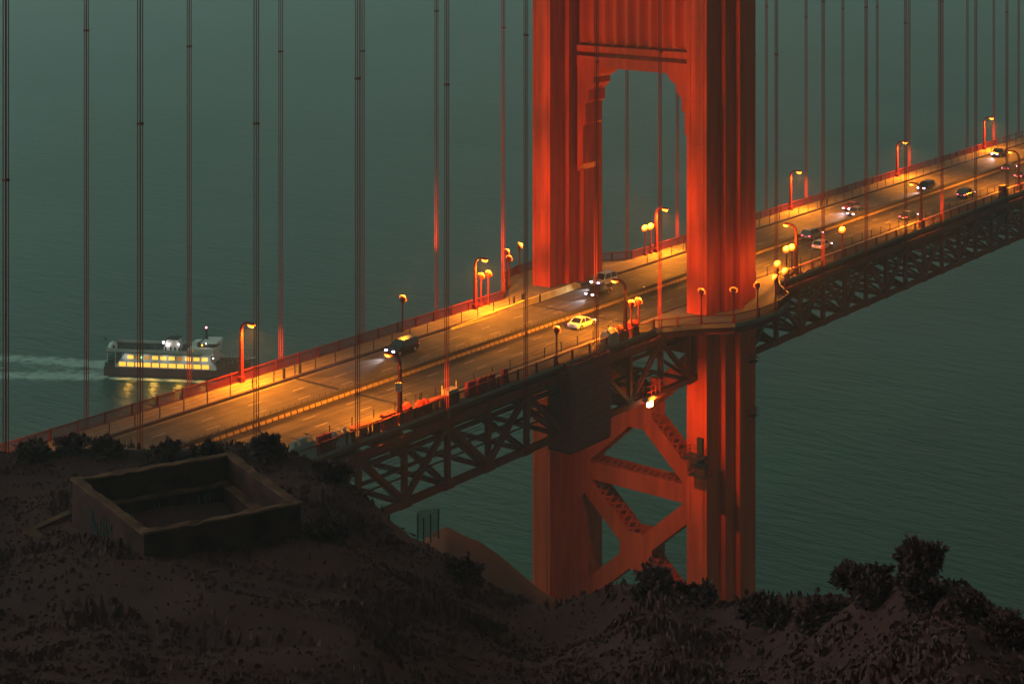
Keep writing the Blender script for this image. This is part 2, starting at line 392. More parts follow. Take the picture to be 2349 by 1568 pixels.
# ------------------------------------------------------------------ stiffening trusses
P = 7.62
def truss(s, label):
    t = thing('stiffening_truss', label, 'truss', (0, s*13.7, -9))
    y = s*13.7
    for (x0, x1) in ((X0, -7.0), (7.0, X1)):
        for zc in (-1.35, -8.65):
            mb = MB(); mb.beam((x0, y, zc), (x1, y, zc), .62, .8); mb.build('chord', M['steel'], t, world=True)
    vm = MB().beam((0, 0, -8.25), (0, 0, -1.75), .55, .62, (0, 1, 0)).mesh('vertical', M['steel'])
    da = MB(); db = MB()
    for o_ in (-.27, .27):
        da.beam((0, o_, -8.3), (P, o_, -1.7), .07, .55); db.beam((0, o_, -1.7), (P, o_, -8.3), .07, .55)
    for mbx, za, zb in ((da, -8.3, -1.7), (db, -1.7, -8.3)):
        n = 14
        for k in range(n):
            a = Vector((P*k/n, -.26 if k % 2 else .26, za+(zb-za)*k/n)); b = Vector((P*(k+1)/n, .26 if k % 2 else -.26, za+(zb-za)*(k+1)/n))
            for off in (-.24, .24): mbx.beam(a+Vector((off*.65, 0, off*.7)), b+Vector((off*.65, 0, off*.7)), .03, .10)
    dam = da.mesh('diagonal', M['steel']); dbm = db.mesh('diagonal', M['steel'])
    gus = MB().add([(-.9, 0, -.55), (.9, 0, -.55), (.9, 0, .2), (.45, 0, .75), (-.45, 0, .75), (-.9, 0, .2)], [(0, 1, 2, 3, 4, 5)])
    gm = MB(); 
    gm.prism([(-.95, -.5), (.95, -.5), (.95, .1), (.45, .75), (-.45, .75), (-.95, .1)], -.35, .35, lambda x, y_, z: (x, z, y_)).f
    gmm = gm.mesh('gusset', M['steel'])
    for side in (-1, 1):
        for k in range(1, 32):
            x = side*(8.6 + (k-1)*P)
            if x < X0+P or x > X1-P: continue
            link('vertical', vm, t, loc=(x, 0, 9))
            xa = x if side > 0 else x - P
            up = (k % 2 == 1) == (side > 0)
            link('diagonal', dam if up else dbm, t, loc=(xa, 0, 9))
            link('gusset', gmm, t, loc=(x, 0, .35))
    return t
truss(-1, 'orange steel stiffening truss along the near edge of the bridge deck')
truss(1, 'orange steel stiffening truss along the far edge of the bridge deck')

# floor system under the deck
fl = thing('deck_bracing', 'dark lattice of floor beams and bracing under the road deck', 'bracing', (0, 0, -9))
fbm = MB()
fbm.beam((0, -13.3, -.85), (0, 13.3, -.85), .5, .3); fbm.beam((0, -13.3, -3.1), (0, 13.3, -3.1), .45, .3); fbm.box(-.06, .06, -13.3, 13.3, -3.0, -.95)
fbm = fbm.mesh('floor_beam', M['deckunder'])
def laced(a, b, w, h, n):
    m_ = MB(); a, b = Vector(a), Vector(b); d = (b-a).normalized(); sd = d.cross(Vector((0,0,1))).normalized()
    for o_ in (-w/2, w/2): m_.beam(a+sd*o_, b+sd*o_, .09, h)
    for k in range(n):
        p = a.lerp(b, k/n); q = a.lerp(b, (k+1)/n); sg = 1 if k % 2 else -1
        m_.beam(p+sd*(sg*w/2)+Vector((0,0,h/2)), q-sd*(sg*w/2)+Vector((0,0,h/2)), .12, .03)
    return m_
lat1 = laced((0, -13.4, -8.7), (P, 0, -8.7), .7, .4, 20).mesh('lateral_brace', M['steel'])
lat2 = laced((P, 0, -8.7), (0, 13.4, -8.7), .7, .4, 20).mesh('lateral_brace', M['steel'])
crs = laced((0, -13.4, -8.7), (0, 13.4, -8.7), .6, .4, 36).mesh('cross_strut', M['steel'])
sway1 = laced((0, -13.3, -8.4), (0, 0, -3.0), .35, .3, 18).mesh('sway_brace', M['steel'])
sway2 = laced((0, 13.3, -8.4), (0, 0, -3.0), .35, .3, 18).mesh('sway_brace', M['steel'])
up1 = laced((0, -13.4, -3.4), (P, 0, -3.4), .5, .35, 16).mesh('upper_lateral', M['deckunder'])
up2 = laced((P, 0, -3.4), (0, 13.4, -3.4), .5, .35, 16).mesh('upper_lateral', M['deckunder'])
for Y, zz, rr, nm in ((-11.6, -3.7, .32, 'utility_pipe'), (-10.4, -3.6, .22, 'utility_pipe'), (9.5, -3.7, .3, 'utility_pipe'), (-9.2, -8.0, .12, 'handline'), (-4.5, -5.6, .2, 'utility_pipe')):
    q = MB(); q.tube((X0, 0, zz), (-9, 0, zz), rr, n=8); link(nm, q.mesh(nm, M['deckunder']), fl, loc=(0, Y, 9)); q = MB(); q.tube((9, 0, zz), (X1, 0, zz), rr, n=8); link(nm, q.mesh(nm, M['deckunder']), fl, loc=(0, Y, 9))
for Y in (-6.5, 6.5):
    for xa_, xb_ in ((X0, -9), (9, X1)):
        q = MB(); q.beam((xa_, 0, -8.3), (xb_, 0, -8.3), .8, .12); q.beam((xa_, -.38, -7.2), (xb_, -.38, -7.2), .06, .06); q.beam((xa_, .38, -7.2), (xb_, .38, -7.2), .06, .06)
        link('catwalk', q.mesh('catwalk', M['deckunder']), fl, loc=(0, Y, 9))
strm = MB().beam((X0, 0, -.8), (X1, 0, -.8), .3, .5).mesh('stringer', M['deckunder'])
for Y in (-10.5, -7, -3.5, 0, 3.5, 7, 10.5): link('stringer', strm, fl, loc=(0, Y, 9))
for side in (-1, 1):
    for k in range(1, 32):
        x = side*(8.6 + (k-1)*P)
        if x < X0+P or x > X1-P: continue
        link('floor_beam', fbm, fl, loc=(x, 0, 9))
        link('cross_strut', crs, fl, loc=(x, 0, 9))
        link('upper_lateral', up1, fl, loc=(x if side > 0 else x-P, 0, 9)); link('upper_lateral', up2, fl, loc=(x if side > 0 else x-P, 0, 9))
        if True: link('sway_brace', sway1, fl, loc=(x, 0, 9)); link('sway_brace', sway2, fl, loc=(x, 0, 9))
        xa = x if side > 0 else x-P
        link('lateral_brace', lat1, fl, loc=(xa, 0, 9)); link('lateral_brace', lat2, fl, loc=(xa, 0, 9))

# ------------------------------------------------------------------ tower
TX = 0.0; LY = {-1: -13.8, 1: 13.75}
def legpoly(s, k=1.0):
    c = []
    c += [(-6.9, -1.65), (-3.2, -1.65), (-3.2, -2.5), (-.62, -2.5), (-.62, -3.4), (.62, -3.4), (.62, -2.5), (3.2, -2.5), (3.2, -1.65), (6.9, -1.65)]
    c += [(x*-1, y*-1) for x, y in c]
    return [(TX + x*k, LY[s] + y*k) for x, y in c]
tw = thing('bridge_tower', 'floodlit orange steel bridge tower with two stepped legs', 'tower', (TX, 0, -73))
for s in (-1, 1):
    mb = MB(); mb.prism(legpoly(s), -76, 152)
    leg = mb.build('tower_leg', M['paint'], tw, world=True)
    # plate seams standing a few millimetres proud
    mb = MB()
    for z in range(-60, 60, 6):
        mb.prism(legpoly(s, 1.008), z, z+.3)
    mb.build('splice_plate', M['paint'], leg, world=True)
    # fillet strips on the north face
    mb = MB()
    for yo in (-1.1, 1.1): mb.box(TX-6.96, TX-6.89, LY[s]+yo-.06, LY[s]+yo+.06, -60, 60)
    mb.build('cover_strip', M['paint'], leg, world=True)
ya, yb = LY[-1]+3.4, LY[1]-3.4      # inner faces
sx = 2.4
mb = MB(); mb.box(TX-sx, TX+sx, ya, yb, 33.5, 35.1); mb.build('strut_beam', M['paint'], tw, world=True)
mb = MB(); mb.box(TX-sx+.7, TX+sx-.7, ya, yb, 35.1, 35.75); mb.build('strut_recess', M['paint'], tw, world=True)
mb = MB(); mb.box(TX-sx, TX+sx, ya, yb, 35.75, 36.7); mb.build('strut_band', M['paint'], tw, world=True)
mb = MB(); mb.box(TX-sx+.75, TX+sx-.75, ya, yb, 36.7, 52); mb.build('strut_web', M['paint'], tw, world=True)
mb = MB(); mb.box(TX-sx+.1, TX+sx-.1, ya, yb, 44.3, 44.9); mb.build('strut_band', M['paint'], tw, world=True)
nfl = 10; fw_ = (yb-ya)/nfl
for sd in (-1, 1):
    xw = TX + sd*(sx-.75); xr = TX + sd*(sx-.05)
    fm_ = MB()
    for k in range(1):
        a, b, c = (0, 0), (fw_, 0), (fw_/2, 1)
        vs = [(xw, .04, 36.75), (xw, fw_-.04, 36.75), (xr, fw_/2, 37.4), (xw, .04, 44.2), (xw, fw_-.04, 44.2), (xr, fw_/2, 44.2)]
        fm_.add(vs, [(0, 1, 2), (3, 5, 4), (0, 2, 5, 3), (2, 1, 4, 5)])
    fmm = fm_.mesh('flute', M['paint'])
    for k in range(nfl):
        o = link('flute', fmm, tw, world=True); o.location += Vector((0, ya + k*fw_, 0))
# stepped brackets under the strut
BP = [(0, 17.4), (1.1, 18.6), (1.1, 24.4), (1.5, 24.9), (1.5, 27.8), (2.05, 28.3), (2.05, 29.9), (3.0, 31.0), (3.0, 31.9), (3.9, 32.4), (4.75, 33.5), (0, 33.5)]
for s in (-1, 1):
    yi = LY[s] - s*3.4
    poly = [(yi - s*p, z) for p, z in BP]
    mb = MB(); mb.prism(poly if s < 0 else poly[::-1], TX-sx+.15, TX+sx-.15, lambda a, b, c: (c, a, b))
    mb.build('bracket', M['paint'], tw, world=True)
# bracing below the deck
def brace(a, b, dep, nm='brace'):
    a, b = Vector(a), Vector(b); m_ = MB(); up = Vector((1, 0, 0))
    d = (b-a).normalized(); n_ = Vector((1, 0, 0)).cross(d).normalized()
    m_.beam(a+Vector((-1.65, 0, 0)), b+Vector((-1.65, 0, 0)), dep, .18, (1, 0, 0)); o = m_.build(nm, M['paint'], tw, world=True)
    m_ = MB(); m_.beam(a+Vector((1.65, 0, 0)), b+Vector((1.65, 0, 0)), dep, .18, (1, 0, 0)); m_.build('back_plate', M['paint'], o, world=True)
    n = max(6, int((b-a).length/1.1))
    for fz in (-1, 1):
        l_ = MB()
        for k in range(n):
            p = a.lerp(b, k/n) + n_*(fz*dep/2*.93); q = a.lerp(b, (k+1)/n) + n_*(fz*dep/2*.93)
            l_.beam(p+Vector((-1.6, 0, 0)), q+Vector((1.6, 0, 0)), .36, .05, n_)
            l_.beam(p+Vector((1.6, 0, 0)), q+Vector((-1.6, 0, 0)), .36, .04, n_)
        l_.build('lacing', M['paint'], o, world=True)
za, zb, zc, zd = -6.2, -27.9, -48.8, -69.5
yA, yB = LY[-1]+2.0, LY[1]-2.0
brace((TX, yA, zb), (TX, yB, zb), 2.7, 'horizontal_strut'); brace((TX, yA, zc), (TX, yB, zc), 2.7, 'horizontal_strut')
brace((TX, yA, za), (TX, yB, za), 2.2, 'horizontal_strut')
for z0, z1 in ((zb, za), (zc, zb), (zd, zc)):
    brace((TX+.02, yA, z0), (TX+.02, yB, z1), 2.5); brace((TX-.03, yA, z1), (TX-.03, yB, z0), 2.5)
    zm = (z0+z1)/2; ym = (yA+yB)/2
    mb = MB(); oc = [(2.6, .9), (.9, 2.6), (-.9, 2.6), (-2.6, .9), (-2.6, -.9), (-.9, -2.6), (.9, -2.6), (2.6, -.9)]
    for xo in (-1.78, 1.78):
        mb = MB(); mb.prism([(ym+p*1.1, zm+q*1.1) for p, q in oc], TX+xo-.05, TX+xo+.05, lambda a, b, c: (c, a, b))
        mb.build('gusset_plate', M['paint'], tw, world=True)
for zz in (zb, zc):
    for s in (-1, 1):
        yi = LY[s] - s*2.4
        tri = [(yi, zz+6.2), (yi, zz-6.2), (yi - s*3.2, zz-2.2), (yi - s*3.2, zz+2.2)]
        for xo in (-1.8, 1.8):
            mb = MB(); mb.prism(tri if s > 0 else tri[::-1], TX+xo-.05, TX+xo+.05, lambda a, b, c: (c, a, b))
            mb.build('gusset_plate', M['paint'], tw, world=True)
# inspection balcony on the near leg and brackets on its far side
ib = thing('inspection_balcony', 'dark steel inspection balcony clinging to the near tower leg under the deck', 'balcony', (-8.1, -13.8, -19.5))
def rail_box(m_, x0, x1, y0, y1, z, h, n):
    for (a, b) in (((x0, y0), (x1, y0)), ((x1, y0), (x1, y1)), ((x1, y1), (x0, y1)), ((x0, y1), (x0, y0))):
        for hh in (h*.5, h): m_.beam((a[0], a[1], z+hh), (b[0], b[1], z+hh), .06, .06)
        for k in range(n+1):
            x = a[0]+(b[0]-a[0])*k/n; y = a[1]+(b[1]-a[1])*k/n; m_.beam((x, y, z), (x, y, z+h), .06, .06)
mb = MB(); mb.box(-1.6, 1.2, -1.9, 1.0, -.15, 0); mb.build('floor_plate', M['black'], ib); mb = MB(); mb.box(-.9, 1.2, -2.6, .2, -2.6, -2.45); mb.build('floor_plate', M['black'], ib)
mb = MB(); rail_box(mb, -1.6, 1.2, -1.9, 1.0, 0, 1.1, 4); mb.build('railing', M['steel'], ib); mb = MB(); rail_box(mb, -.9, 1.2, -2.6, .2, -2.45, 1.0, 4); mb.build('railing', M['steel'], ib)
mb = MB(); mb.box(.7, 1.3, -1.2, -.3, -2.3, 2.4); mb.build('equipment_cabinet', M['black'], ib); mb = MB(); mb.box(-.3, .9, -2.2, -.6, -2.45, -.9); mb.build('equipment_cabinet', M['black'], ib)
mb = MB()
for y in (-.25, .25): mb.beam((1.25, .55+y, -4.5), (1.25, .55+y, 9), .06, .06)
for k in range(40): mb.beam((1.25, .3, -4.4+k*.33), (1.25, .8, -4.4+k*.33), .04, .04)
mb.build('ladder', M['black'], ib)
for zz, nm in ((-8.3, 'small steel maintenance bracket high on the outer side of the near tower leg'), (-16.2, 'small steel maintenance bracket low on the outer side of the near tower leg')):
    t = thing('maintenance_bracket', nm, 'bracket', (3.2, LY[-1]-2.45, zz))
    mb = MB(); mb.box(0, 1.5, -.9, 0, -.1, 0); mb.build('floor_plate', M['black'], t)
    mb = MB(); rail_box(mb, 0, 1.5, -.9, -.02, 0, 1.1, 2); mb.beam((.2, -.02, -1.3), (1.3, -.8, -.1), .08, .08); mb.build('railing', M['steel'], t)

# lit work platform on the brace crossing
wp = thing('work_platform', 'brightly lit steel work platform with railings on the near truss by the tower', 'platform', (-20.4, -13.75, -8.1))
mb = MB(); mb.box(-1.2, 3.0, -1.3, 1.3, 0, .1); mb.build('floor_plate', M['steel'], wp)
mb = MB(); rail_box(mb, -1.2, 3.0, -1.3, 1.3, .1, 1.5, 4); mb.build('railing', M['paint'], wp)
mb = MB(); mb.loft([[(-1.5, -1.5, -.35), (.5, -1.5, -.35), (.5, -.9, -.35), (-1.5, -.9, -.35)], [(-1.8, -1.7, -.1), (.8, -1.7, -.1), (.8, -.8, -.1), (-1.8, -.8, -.1)], [(-1.2, -1.5, .25), (.2, -1.5, .25), (.2, -1.0, .25), (-1.2, -1.0, .25)]])
mb.build('lamp_hood', M['pale'], wp)
mb = MB(); mb.box(-1.0, -.15, -1.55, -1.1, -1.1, -.36); mb.build('lens', M['work'], wp)
mb = MB(); mb.box(2.2, 3.0, -.6, .4, .1, 1.9); mb.build('equipment_cabinet', M['paint'], wp)
def lamp_light(name, parent, loc, power, col, kind='POINT', size=.25, aim=None, cone=None, blend=.6):
    d = bpy.data.lights.new(name, kind); d.energy = power; d.color = col; d.shadow_soft_size = size
    o = bpy.data.objects.new(name, d); COL.objects.link(o); o.parent = parent; o.location = loc
    if kind == 'SPOT':
        d.spot_size = cone; d.spot_blend = blend
        o.rotation_euler = Vector(aim).to_track_quat('-Z', 'Y').to_euler()
    return o
SOD = (1.0, .285, .012); FLD = (1.0, .32, .02)
lamp_light('bulb', wp, (.3, -1.0, -1.0), 12000, FLD, 'SPOT', .3, (1, 0, -.8), R(110), .9)
lamp_light('bulb_glow', wp, (-.4, -2.0, -.2), 700, FLD)

# ------------------------------------------------------------------ suspender ropes and main cables
def cable_z(x):
    return 4 + 146*((640-x)/640)**2 if x >= 0 else max(2, 150*(1+x/343.0) - 12*(1-(1+2*x/343.0)**2))
def suspender(i, sgn, s):
    x = sgn*(16.335 + 15.24*i); y = s*13.7
    lab = '%s suspender rope bundle %s the tower on the %s side' % (ORD[i], 'left of' if sgn < 0 else 'right of', 'near' if s < 0 else 'far')
    t = thing('suspender', lab, 'suspender', (x, y, -1.0), 0, 'suspender ropes')
    h = min(cable_z(x), 95)
    a = .165
    for dx in (-a, a):
        for dy in (-a, a):
            mb = MB(); mb.tube((dx, dy, 0), (dx, dy, h), .05, n=6); mb.build('rope', M['rope'], t)
    mb = MB(); zc = 40 + random.uniform(-4, 6)
    mb.box(-.24, .24, -.24, .24, zc, zc+.22); mb.build('spreader_clamp', M['rope'], t)
    mb = MB(); mb.box(-.34, .34, -.34, .34, -.6, .25)
    for dx in (-a, a):
        for dy in (-a, a): mb.tube((dx, dy, .25), (dx, dy, .8), .085, .07, 6)
    mb.build('socket', M['steel'], t)
for s, rn, rs in ((-1, 9, 9), (1, 8, 14)):
    for i in range(rn): suspender(i, -1, s)
    for i in range(rs): suspender(i, 1, s)
for s in (-1, 1):
    mb = MB(); xs = [-190 + 10*k for k in range(53)]
    rings = [[(x, s*13.7 + .46*math.cos(2*math.pi*j/8), cable_z(x) + .46*math.sin(2*math.pi*j/8)) for j in range(8)] for x in xs]
    mb.loft(rings)
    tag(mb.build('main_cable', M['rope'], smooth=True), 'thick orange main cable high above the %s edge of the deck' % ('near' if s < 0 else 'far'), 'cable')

# ------------------------------------------------------------------ handrails
def path_pts(s):
    pts = [(X0, s*13.3), (-17.2, s*13.3)] + [(x, s*(y-.15)) for x, y in BUL[1:-1]] + [(17.2, s*13.3), (X1, s*13.3)]
    return pts
def handrail(s, label):
    t = thing('handrail', label, 'railing', (0, s*13.3, .2))
    pts = path_pts(s)
    tr = MB(); pk = MB()
    pm = MB().box(-.11, .11, -.11, .11, 0, 1.36).mesh('post', M['rail'])
    for (ax, ay), (bx, by) in zip(pts, pts[1:]):
        tr.beam((ax, ay, 1.42), (bx, by, 1.42), .20, .12); tr.beam((ax, ay, .32), (bx, by, .32), .10, .10)
        L = math.hypot(bx-ax, by-ay); n = max(1, round(L/3.81))
        for k in range(n):
            px, py = ax+(bx-ax)*k/n, ay+(by-ay)*k/n
            if -135 < px < 245: link('post', pm, t, loc=(px, py - s*13.3, 0))
        n = int(L/.15)
        for k in range(n):
            px, py = ax+(bx-ax)*k/n, ay+(by-ay)*k/n
            if -135 < px < 170:
                pk.add([(px-.05, py, .34), (px+.05, py, .34), (px+.05, py, 1.38), (px-.05, py, 1.38), (px, py+.03, .34), (px, py+.03, 1.38)],
                       [(0, 1, 2, 3), (1, 4, 5, 2), (4, 0, 3, 5)])
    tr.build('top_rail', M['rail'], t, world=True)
    tag(pk.build('baluster', M['rail'], t, world=True), kind='stuff')
handrail(-1, 'dark orange picket handrail along the near edge of the bridge')
handrail(1, 'dark orange picket handrail along the far edge of the bridge, against the water')
# thin safety railing between pavement and traffic
for s in (-1, 1):
    t = thing('safety_railing', 'thin post and cable railing between traffic and the %s pavement' % ('near' if s < 0 else 'far'), 'railing', (0, s*9.95, .2))
    pm = MB().box(-.045, .045, -.045, .045, 0, 1.3).mesh('post', M['black'])
    x = -125.0
    while x < 230:
        if abs(x) > 14: link('post', pm, t, loc=(x, 0, 0))
        x += 3.63
    mb = MB()
    for hh in (.45, .85, 1.28): mb.beam((-125, 0, hh), (-14, 0, hh), .022, .022); mb.beam((14, 0, hh), (230, 0, hh), .022, .022)
    mb.build('cable', M['black'], t)
    # paired heavier gate posts near the lamps
    gp = MB().box(-.12, .12, -.12, .12, 0, 1.25).mesh('gate_post', M['black'])
    for xx in (-65.2, -62.4, -113, -110, -18.6, -16.6, 28.4, 31, 76, 78.6):
        link('gate_post', gp, t, loc=(xx, 0, 0))

# ------------------------------------------------------------------ movable median barrier
mbx = thing('median_barrier', 'low yellowish movable barrier of short blocks along the middle of the road', 'barrier', (0, -.35, 0))
def unit(m_, m2, x):
    prof = [(-.30, 0), (.30, 0), (.30, .14), (.20, .36), (-.20, .36), (-.30, .14)]
    m_.prism(prof, x-.41, x+.41, lambda a, b, c: (c, a, b))
    m2.box(x-.49, x+.49, -.14, .14, .02, .60); m2.box(x-.49, x+.49, -.20, .20, .60, .86)
    m2.box(x+.485, x+.515, -.03, .03, .86, 1.15)
u1, u2 = MB(), MB(); unit(u1, u2, 0); u1 = u1.mesh('block', M['barrier']); u2 = u2.mesh('block_cap', M['barrier_dark'])
x = -130.0; n = 0
while x < 150:
    b_ = link('block', u1, mbx, loc=(x, random.uniform(-.02, .02), 0)); link('block_cap', u2, b_); x += 1.0
r1, r2 = MB(), MB()
while x < 300: unit(r1, r2, x); x += 1.0
tag(r1.build('far_blocks', M['barrier'], mbx), kind='stuff'); tag(r2.build('far_block_caps', M['barrier_dark'], mbx), kind='stuff')

# yellow concrete barrier in front of the far leg (and its mirror by the near leg)
yb_ = thing('concrete_barrier', 'yellow concrete crash barrier curving past the foot of the far tower leg', 'barrier', (-14, 8.8, 0))
mb = MB(); pts = [(-34, 9.05, .16), (-26, 9.0, .5), (-18, 8.85, .85), (-9, 9.0, .92), (-4.2, 9.35, .92), (-2.8, 9.5, .45)]
rings = []
for x, y, h in pts: rings.append([(x, y-.32, 0), (x, y-.16, h*.45), (x, y-.1, h), (x, y+.1, h), (x, y+.16, h*.45), (x, y+.25, 0)])
mb.loft(rings); mb.build('barrier_wall', M['yellowc'], yb_, world=True)
mb = MB(); mb.box(-14.3, -14.1, 8.45, 8.6, 0, 1.15); mb.build('marker_post', M['black'], yb_, world=True)

# ------------------------------------------------------------------ street lamps
def make_lamp():
    t = thing('street_lamp', '', 'street lamp')
    mb = MB()
    def sq(w, d, z): return [(-w, -d, z), (w, -d, z), (w, d, z), (-w, d, z)]
    mb.loft([sq(.34, .34, 0), sq(.34, .34, .9), sq(.24, .24, 1.05), sq(.22, .22, 1.5), sq(.15, .17, 6.3)])
    mb.build('post', M['lamp_post'], t)
    mb = MB(); path = [(0, 6.3), (.05, 6.85), (.25, 7.3), (.6, 7.6), (1.05, 7.72), (1.5, 7.72)]
    rings = []
    for k, (x, z) in enumerate(path):
        a = path[max(0, k-1)]; b = path[min(len(path)-1, k+1)]; dx, dz = b[0]-a[0], b[1]-a[1]; l = math.hypot(dx, dz); nx, nz = -dz/l, dx/l
        h = .16 - .01*k
        rings.append([(x+nx*h, -.12, z+nz*h), (x-nx*h, -.12, z-nz*h), (x-nx*h, .12, z-nz*h), (x+nx*h, .12, z+nz*h)])
    mb.loft(rings); mb.build('arm', M['lamp_post'], t)
    mb = MB(); mb.loft([[(1.25, -.24, 7.62), (2.25, -.24, 7.62), (2.25, .24, 7.62), (1.25, .24, 7.62)], [(1.28, -.22, 7.74), (2.2, -.22, 7.72), (2.2, .22, 7.72), (1.28, .22, 7.74)], [(1.4, -.12, 7.86), (2.05, -.12, 7.82), (2.05, .12, 7.82), (1.4, .12, 7.86)]])
    mb.build('lamp_hood', M['lamp_post'], t)
    mb = MB(); mb.loft([[(1.5, -.14, 7.30), (2.02, -.14, 7.30), (2.02, .14, 7.30), (1.5, .14, 7.30)], [(1.3, -.22, 7.44), (2.2, -.22, 7.44), (2.2, .22, 7.44), (1.3, .22, 7.44)], [(1.28, -.23, 7.615), (2.22, -.23, 7.615), (2.22, .23, 7.615), (1.28, .23, 7.615)]])
    lens = mb.build('lens', M['amber_halo'], t)  # amber lens, its orange glow also imitates the halo of the lamp
    mb = MB(); mb.loft([[(1.55, -.13, 7.25), (1.98, -.13, 7.25), (1.98, .13, 7.25), (1.55, .13, 7.25)], [(1.42, -.235, 7.38), (2.1, -.235, 7.38), (2.1, .235, 7.38), (1.42, .235, 7.38)], [(1.42, -.245, 7.54), (2.1, -.245, 7.54), (2.1, .245, 7.54), (1.42, .245, 7.54)]]); mb.build('bulb_glass', M['sodium'], lens)
    return t
LAMP_P = 40000
lp = make_lamp(); first = True
LX = [-115.4, -69.5, -23.8, 23.9, 69.9, 115.6, 161.3, 207]
for s in (-1, 1):
    for x in LX:
        o = lp if first else copy_tree(lp); first = False
        o.location = (x, s*13.0, .2 - (.25 if s > 0 else 0)); o.rotation_euler = (0, 0, R(-90) if s > 0 else R(90))
        idx = [v for v in LX if (v < 0) == (x < 0)]; idx = sorted(idx, key=abs).index(x)
        tag(o, 'curved-arm street lamp on the %s pavement, %s %s the tower' % ('near' if s < 0 else 'far', ORD[idx], 'left of' if x < 0 else 'right of'), 'street lamp', 'street lamps')
        lamp_light('bulb', o, (1.76, 0, 7.2), LAMP_P, SOD, 'SPOT', .25, (0, 0, -1), R(164), .4)
        lamp_light('bulb_glow', o, (2.1, 0, 7.3), 800, SOD, 'POINT', .3)
# sign on the near lamp
sg = thing('post_sign', 'small white sign with dark lettering on the near lamp post left of the tower', 'sign', (-69.9, -13.0, 4.5))
ang = math.atan2(-.78, -.62)
sg.rotation_euler = (0, 0, ang + R(90))
mb = MB(); mb.box(-.36, .36, -.32, -.29, -.5, .5); mb.build('sign_plate', M['signw'], sg)
mb = MB(); rnd = random.Random(3)
for r_, z in enumerate((.34, .14, -.08, -.28)):
    x = -.28
    while x < .26:
        w = rnd.uniform(.05, .12); mb.box(x, min(.29, x+w), -.326, -.321, z-.05, z+.05); x += w + rnd.uniform(.03, .05)
mb.build('lettering', M['black'], sg)
mb = MB(); mb.box(-.03, .03, -.29, -.15, .3, .36); mb.box(-.03, .03, -.29, -.15, -.36, -.3); mb.build('clip', M['black'], sg)

# ------------------------------------------------------------------ floodlights on short posts
def make_flood(hgt):
    t = thing('floodlight', '', 'floodlight')
    mb = MB(); mb.lathe([(.24, 0), (.24, .3), (.13, .5), (.11, hgt-1.3), (.13, hgt-.8), (.30, hgt-.35), (.30, hgt-.28)], 10)
    mb.build('post', M['lamp_post'], t, smooth=False)
    mb = MB()     # head: bowl opening along +X and up
    a = R(38)
    def tr(p): 
        x, y, z = p; return (x*math.cos(a) - z*math.sin(a)*-1*0 + z*math.sin(a)*0 + (z*math.cos(R(52)) if False else 0), y, z)
    n = 14; ax = Vector((math.cos(a), 0, math.sin(a))); uu = Vector((0, 1, 0)); vv = ax.cross(uu)
    c0 = Vector((0, 0, hgt-.15))
    rings = []
    for r, d in ((.10, -.28), (.30, -.18), (.42, .02), (.45, .16)):
        rings.append([c0 + ax*d + (uu*math.cos(2*math.pi*i/n) + vv*math.sin(2*math.pi*i/n))*r for i in range(n)])
    mb.loft(rings); mb.build('lamp_hood', M['lamp_post'], t)
    mb = MB(); rings = []
    for r, d in ((.60, .12), (.56, .22), (.46, .27)):
        rings.append([c0 + ax*d + (uu*math.cos(2*math.pi*i/n) + vv*math.sin(2*math.pi*i/n))*r for i in range(n)])
    mb.loft(rings); lens = mb.build('lens', M['amber_halo'], t, smooth=True)  # wide glowing amber disc added as the halo round the bulb
    mb = MB(); mb.ball(c0 + ax*.22, .34, 12); mb.build('bulb_glass', M['flood'], lens, smooth=True)
    return t
fp = make_flood(4.55); ffirst = True
def flood(x, y, tgt, power, label, cone=70, group='tower floodlights'):
    global ffirst
    o = fp if ffirst else copy_tree(fp); ffirst = False
    o.location = (x, y, .2)
    d = Vector(tgt) - Vector((x, y, 4.6)); o.rotation_euler = (0, 0, math.atan2(d.y, d.x))
    tag(o, label, 'floodlight', group)
    loc_d = Matrix.Rotation(-o.rotation_euler.z, 3, 'Z') @ d
    lamp_light('bulb', o, (.55, 0, 4.75), power, FLD, 'SPOT', .3, loc_d, R(cone), .8)
    lamp_light('bulb_glow', o, (.2, 0, 5.15), 1900 if power > 1000 else (450 if x > 0 else 200), FLD, 'POINT', .35)
for s, nm in ((-1, 'near'), (1, 'far')):
    yl = LY[s]
    k = 0
    for sgx, sd in ((-1, 'left of'), (1, 'right of')):
        ps = s*13.05
        for j, xx in enumerate((20.7, 22.4)):
            flood(sgx*xx, ps, (TX + sgx*8, yl, (13, 27)[j]), (6500, 11500)[j], '%s of the paired floodlights %s the tower on the %s pavement' % (('inner', 'outer')[j], sd, nm), 66)
        flood(sgx*39.5, ps, (TX + sgx*8, yl, 42), 54000, 'lone floodlight post %s the tower on the %s pavement' % (sd, nm), 36)
        for j, (xx, yy) in enumerate(((10.8, 16.95), (7.4, 20.1), (2.6, 21.2))):
            flood(sgx*xx, s*yy, (TX, yl + s*3.2, 12), 160, '%s of three floodlights on the railing bay, %s side of the %s leg' % (('inner', 'middle', 'outer')[j], ('left', 'right')[sgx > 0], nm), 120)
